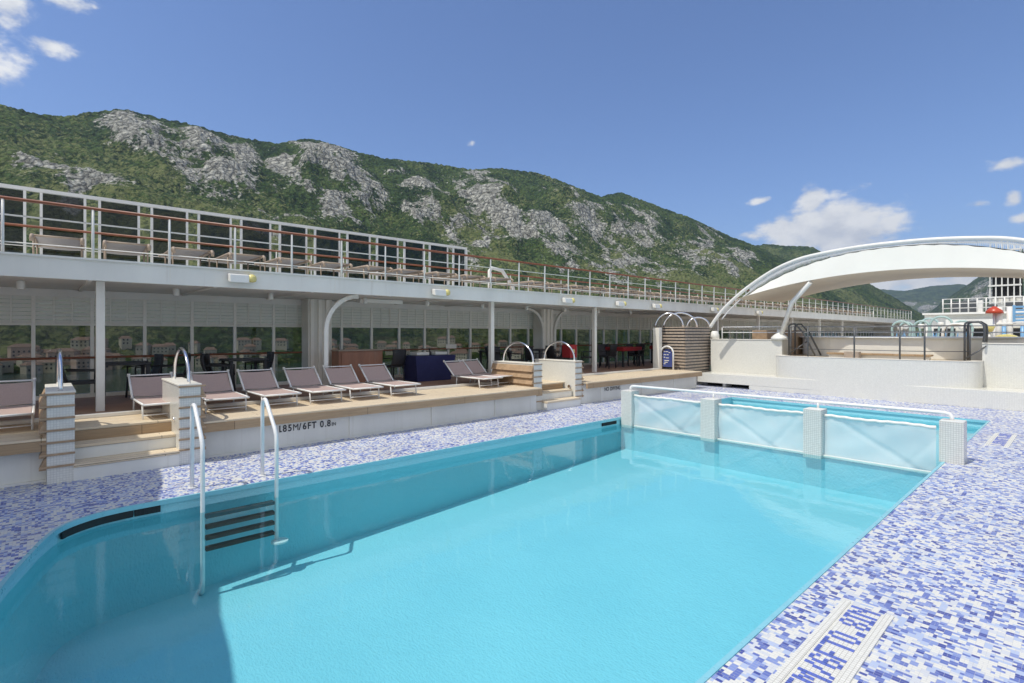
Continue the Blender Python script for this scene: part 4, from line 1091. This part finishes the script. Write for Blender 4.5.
def mountain_mat(name, forest=True):
    m, nt = nt_new(name); g = G(nt); p = g.pos()
    at = g.n('ShaderNodeAttribute', attribute_name='rock').outputs['Fac']
    gr = g.n('ShaderNodeAttribute', attribute_name='grass').outputs['Fac']
    n1 = g.noise(p, .030, 8, .70); n2 = g.noise(p, .14, 6, .68)
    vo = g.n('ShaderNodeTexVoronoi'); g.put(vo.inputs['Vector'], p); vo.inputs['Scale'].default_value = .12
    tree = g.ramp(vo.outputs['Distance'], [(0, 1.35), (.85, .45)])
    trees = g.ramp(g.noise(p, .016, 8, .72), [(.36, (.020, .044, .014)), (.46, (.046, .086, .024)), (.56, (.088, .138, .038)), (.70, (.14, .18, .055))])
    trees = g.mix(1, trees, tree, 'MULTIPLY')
    grass = g.ramp(n1, [(.3, (.11, .14, .045)), (.7, (.23, .25, .10))])
    gm = g.math('ADD', gr, g.math('ADD', g.math('MULTIPLY', g.math('SUBTRACT', n2, .5), 2.2), g.math('MULTIPLY', g.math('SUBTRACT', n1, .5), 1.0)))
    gm = g.ramp(gm, [(.54, 0.), (.70, 1.)])
    c = g.mix(gm, trees, grass)
    wp = g.vmath('ADD', g.mapv(p, (1, 1, .75)), g.vmath('SCALE', g.n('ShaderNodeTexNoise').outputs[1]))
    sc_ = wp.node.inputs[1].links[0].from_node; sc_.inputs['Scale'].default_value = 22
    nn = sc_.inputs[0].links[0].from_node; g.put(nn.inputs['Vector'], p); nn.inputs['Scale'].default_value = .05; nn.inputs['Detail'].default_value = 5
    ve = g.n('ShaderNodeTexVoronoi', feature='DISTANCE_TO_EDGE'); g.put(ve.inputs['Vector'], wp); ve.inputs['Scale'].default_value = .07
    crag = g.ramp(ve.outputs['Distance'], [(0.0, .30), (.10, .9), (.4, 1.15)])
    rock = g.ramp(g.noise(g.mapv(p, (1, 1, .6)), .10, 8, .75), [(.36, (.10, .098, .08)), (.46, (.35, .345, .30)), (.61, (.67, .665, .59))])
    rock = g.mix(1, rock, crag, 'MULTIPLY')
    rm = g.math('ADD', at, g.math('ADD', g.math('MULTIPLY', g.math('SUBTRACT', n1, .5), 1.3), g.math('MULTIPLY', g.math('SUBTRACT', n2, .5), 1.5)))
    rm = g.math('ADD', rm, g.math('MULTIPLY', g.math('SUBTRACT', g.noise(g.mapv(p, (1, 1, .6)), .010, 5, .6), .5), .8))
    rm = g.ramp(rm, [(.49, 0.), (.58, 1.)])
    c = g.mix(rm, c, rock)
    hb = g.math('ADD', g.math('MULTIPLY', g.noise(p, .09, 6, .7), 1.), g.math('MULTIPLY', vo.outputs['Distance'], -.4))
    hb = g.math('ADD', hb, g.math('MULTIPLY', g.math('MINIMUM', ve.outputs['Distance'], .3), 1.2))
    nrm = g.bump(hb, .9, 13)
    g.out(g.bsdf(c, .9, 0, nrm, .1)); return m

def terrain(name, prof, az_pad, r0, rR, nA, nR, mat, seed, rocks=(), z0=-30, base=None, spur=.16, uv_ext=0):
    """prof: (u,v) ridge samples -> turned into azimuth and true elevation of the crest at distance rR(az)"""
    prof = sorted(prof)
    pu = np.array([p[0] for p in prof], float); pv = np.array([p[1] for p in prof], float)
    u = np.linspace(pu[0], pu[-1], nA)
    # smooth ridge line
    v = np.interp(u, pu, pv)
    kern = np.hanning(13); kern /= kern.sum(); v = np.convolve(np.pad(v, 6, 'edge'), kern, 'valid')
    th = np.arctan((u - 512) / 520)                         # bearing right of the axis
    tanel = (333 - v) / 520 * np.cos(th)
    t = np.linspace(0, 1.25, nR) ** 1.0
    TH, T = np.meshgrid(th, t, indexing='ij'); TE = np.meshgrid(tanel, t, indexing='ij')[0]
    RR = rR(u)[:, None] * np.ones_like(T)
    R0 = r0(u)[:, None] * np.ones_like(T)
    Rd = R0 + (RR - R0) * T
    H = TE * RR + CAM_H - z0
    Tc = np.clip(T, 0, 1)
    shape = .10 * Tc + .90 * (Tc ** 1.55)
    shape = np.where(T > 1, 1 - (T - 1) * 1.4, shape)
    ang = YAW - TH
    X = -np.sin(ang) * Rd; Y = np.cos(ang) * Rd
    env = np.clip(Tc * 1.0, 0, 1) ** .8 * np.clip((1 - Tc) * 4.2, 0, 1) ** .8
    s1 = ridged(X / 420, Y / 420, 5, seed) - .55
    s2 = fbm(X / 120, Y / 120, 5, seed + 5) - .5
    Z = z0 + H * shape + env * H * (spur * 2.1 * s1 + spur * 1.0 * s2)
    rock = np.zeros_like(Z); cu = np.meshgrid(u, t, indexing='ij')[0]
    pvv = 333 - (Z - CAM_H) / (Rd * np.cos(TH)) * 520
    for (ru, rv, su, sv, rot, amp) in rocks:
        c_, s_ = math.cos(R(rot)), math.sin(R(rot))
        du, dv = cu - ru, pvv - rv
        a = (du * c_ + dv * s_) / su; b = (-du * s_ + dv * c_) / sv
        rock = np.maximum(rock, (amp - .03) * np.exp(-(a * a + b * b) ** 1.5 * .7))
    # rocky buttresses stand proud of the slope
    rdg = ridged(X / 75 + .4 * fbm(X / 50, Y / 50, 2, 8), Y / 75, 4, seed + 9)
    but = rdg * 62 + fbm(X / 20, Y / 20, 3, seed + 3) * 20
    Z = Z + np.clip(rock, 0, 1) * but * np.clip((1.02 - Tc) * 6, 0, 1) * Tc
    rock = rock + (rdg - .58) * 1.5 * np.clip(rock * 2.2, 0, 1) + np.clip(rdg - .74, 0, 1) * .9
    # tree canopy roughness
    Z = Z + (1 - np.clip(rock, 0, 1)) * (fbm(X / 9, Y / 9, 3, seed + 13) - .4) * 11 * np.clip(Tc * 8, 0, 1)
    gs = fbm(X / 150 + 4, Y / 150, 4, seed + 21) * .85 + .25 * np.exp(-((Tc - .45) / .28) ** 2) - .08 * Tc
    rock = np.where(T < .009, .9, rock)
    nv = nA * nR
    co = np.stack([X, Y, Z], -1).reshape(-1, 3).astype(np.float32)
    i = np.arange(nA - 1)[:, None]; j = np.arange(nR - 1)[None, :]
    a = (i * nR + j).ravel(); faces = np.stack([a, a + 1, a + nR + 1, a + nR], -1)[:, ::-1].astype(np.int32)
    me = bpy.data.meshes.new(name); me.vertices.add(nv); me.vertices.foreach_set('co', co.ravel())
    nf = len(faces); me.loops.add(nf * 4); me.polygons.add(nf)
    me.loops.foreach_set('vertex_index', faces.ravel()); me.polygons.foreach_set('loop_start', np.arange(nf, dtype=np.int32) * 4)
    me.polygons.foreach_set('loop_total', np.full(nf, 4, np.int32)); me.update(calc_edges=True)
    me.polygons.foreach_set('use_smooth', np.ones(nf, bool))
    for nm, arr in (('rock', rock), ('grass', gs)):
        at = me.attributes.new(nm, 'FLOAT', 'POINT'); at.data.foreach_set('value', arr.astype(np.float32).ravel())
    me.materials.append(mat)
    o = bpy.data.objects.new(name, me); COL.objects.link(o); o['kind'] = 'structure'
    return o, (u, Rd, X, Y, Z)

M_MTN = mountain_mat('wooded_limestone_slope')
prof = [(-420, 150), (-300, 118), (-200, 100), (-100, 96), (-40, 100), (0, 105), (30, 112), (60, 116), (90, 113), (125, 109), (160, 118), (200, 127), (240, 139), (280, 144), (310, 139), (340, 147), (380, 158),
        (430, 163), (470, 170), (500, 168), (540, 173), (570, 185), (600, 197), (620, 193), (650, 203), (690, 218), (730, 237), (757, 247), (780, 258), (800, 270), (830, 290), (870, 318), (905, 336)]
ROCKS = [(120, 128, 26, 15, 8, .62), (150, 140, 26, 16, 20, .6), (172, 160, 30, 18, 20, .5), (205, 150, 34, 17, 15, .68), (232, 172, 28, 26, 35, .66), (215, 190, 40, 16, 20, .45), (310, 158, 42, 15, 6, .66), (350, 182, 50, 15, 38, .62), (283, 185, 18, 34, 0, .6),
         (330, 205, 50, 22, 20, .42), (425, 200, 24, 24, 0, .66), (480, 192, 30, 20, 10, .7), (505, 220, 48, 16, 35, .66), (548, 238, 40, 20, 30, .58), (590, 225, 30, 20, 20, .62), (625, 225, 24, 22, 10, .6), (470, 235, 26, 30, 0, .52),
         (650, 258, 50, 22, 20, .5), (700, 250, 30, 24, 20, .5), (90, 190, 80, 16, 12, .45), (30, 175, 50, 20, 10, .42), (600, 265, 60, 24, 15, .45), (560, 192, 22, 10, 20, .4), (400, 172, 18, 10, 20, .4), (640, 222, 26, 14, 20, .5), (60, 205, 60, 14, 10, .4), (290, 225, 60, 20, 10, .38), (735, 262, 20, 18, 20, .5)]
mt_o, mt_d = terrain('mountain', prof, 0, lambda u: np.interp(u, [-400, 0, 500, 905], [500, 500, 560, 900]), lambda u: np.interp(u, [-400, 0, 300, 600, 905], [1250, 1350, 1500, 1900, 2600]), 1500, 330, M_MTN, 3, ROCKS)
terrain('wooded_hill', [(560, 300), (640, 270), (700, 256), (740, 248), (765, 244), (790, 246), (812, 247), (840, 262), (870, 284), (900, 301), (920, 313), (960, 334)], 0, lambda u: u * 0 + 1500, lambda u: u * 0 + 3000, 420, 120, M_MTN, 23,
        [(745, 262, 18, 14, 20, .5)], spur=.1)
M_FAR = mountain_mat('far_wooded_slope')
terrain('far_mountain', [(700, 320), (800, 300), (860, 292), (880, 289), (905, 291), (930, 286), (960, 284), (1000, 290), (1100, 300), (1300, 330)], 0, lambda u: u * 0 + 5200, lambda u: u * 0 + 8200, 400, 90, M_FAR, 41, [(900, 308, 60, 5, 0, .6)], spur=.12)
terrain('right_mountain', [(915, 330), (930, 312), (945, 300), (960, 290), (980, 276), (1005, 258), (1030, 245), (1100, 215), (1250, 180), (1500, 200)], 0, lambda u: u * 0 + 2600, lambda u: u * 0 + 4600, 420, 120, M_FAR, 57, [(990, 290, 30, 14, -30, .5)], spur=.14)

# shoreline houses seen through the tinted windows
u_, Rd_, X_, Y_, Z_ = mt_d
M_HW = [simple('house_wall_cream', (.62, .56, .44), .8), simple('house_wall_stone', (.48, .43, .36), .85), simple('house_wall_pink', (.58, .42, .34), .8)]
M_HR = simple('terracotta_roof', (.27, .17, .13), .85, var=.25)
M_HWIN = simple('dark_window_glass', (.03, .04, .05), .2)
def house(wm, w, l, h, label):
    t = thing('shore_house', label, 'house', (0, 0, 0), 'houses on the far shore')
    MB().box(-w / 2, w / 2, -l / 2, l / 2, -6, h).build('wall', wm, t)
    r = MB(); e = .5
    a = [(-w / 2 - e, -l / 2 - e, h), (w / 2 + e, -l / 2 - e, h), (w / 2 + e, l / 2 + e, h), (-w / 2 - e, l / 2 + e, h), (0, -l / 2 + l * .2, h + 2.6), (0, l / 2 - l * .2, h + 2.6)]
    v = [r.bm.verts.new(p) for p in a]
    for f in ((0, 1, 4), (1, 2, 5, 4), (2, 3, 5), (3, 0, 4, 5), (0, 3, 2, 1)): r.bm.faces.new([v[i] for i in f])
    r.build('roof', M_HR, t)
    for k in range(int(l / 3)):
        for fz in np.arange(1.2, h - 1.4, 3.0):
            MB().box(w / 2 - .05, w / 2 + .06, -l / 2 + 1 + 3 * k, -l / 2 + 2.2 + 3 * k, fz, fz + 1.5).build('window', M_HWIN, t)
    return t
protos = [house(M_HW[0], 9, 13, 6.5, ''), house(M_HW[1], 8, 10, 5.5, ''), house(M_HW[2], 9, 17, 8.5, ''), house(M_HW[0], 7, 8, 6, '')]
km = snapshot(); rng = random.Random(11); used = set(); cnt = 0
for k in range(90):
    i = int(np.searchsorted(u_, rng.uniform(-20, 560))); 
    rowt = rng.choice([.018, .025, .035, .05, .065, .08])
    j = int(rowt / 1.25 * (X_.shape[1] - 1)) + 1
    key = (i // 14, j // 6)
    if key in used: continue
    used.add(key)
    p = protos[cnt % 4] if cnt < 4 else copy_tree(protos[rng.randrange(4)], None, km)
    p.location = (float(X_[i, j]), float(Y_[i, j]), float(Z_[i, j]) + 2)
    p.rotation_euler = (0, 0, math.atan2(-p.location.y, -p.location.x) + rng.uniform(-.5, .5))
    p['label'] = 'small red-roofed house on the far shore seen through the tinted windows'; cnt += 1

# ------------------------------------------------------------------ air
hz = MB().box(-9500, 7000, -300, 10500, -41, 1400).build('haze', M_HULL); hz['kind'] = 'stuff'
m, nt = nt_new('air'); g = G(nt)
pv = g.n('ShaderNodeVolumePrincipled'); pv.inputs['Color'].default_value = (.62, .76, 1, 1); pv.inputs['Density'].default_value = .000062; pv.inputs['Anisotropy'].default_value = .2
g.out(None, pv.outputs[0]); hz.data.materials.clear(); hz.data.materials.append(m)

# ------------------------------------------------------------------ output
S.view_settings.view_transform = 'Standard'; S.view_settings.look = 'None'; S.view_settings.exposure = .38; S.view_settings.gamma = 1
S.render.engine = 'CYCLES'
S.cycles.transparent_max_bounces = 24; S.cycles.max_bounces = 8; S.cycles.volume_bounces = 0
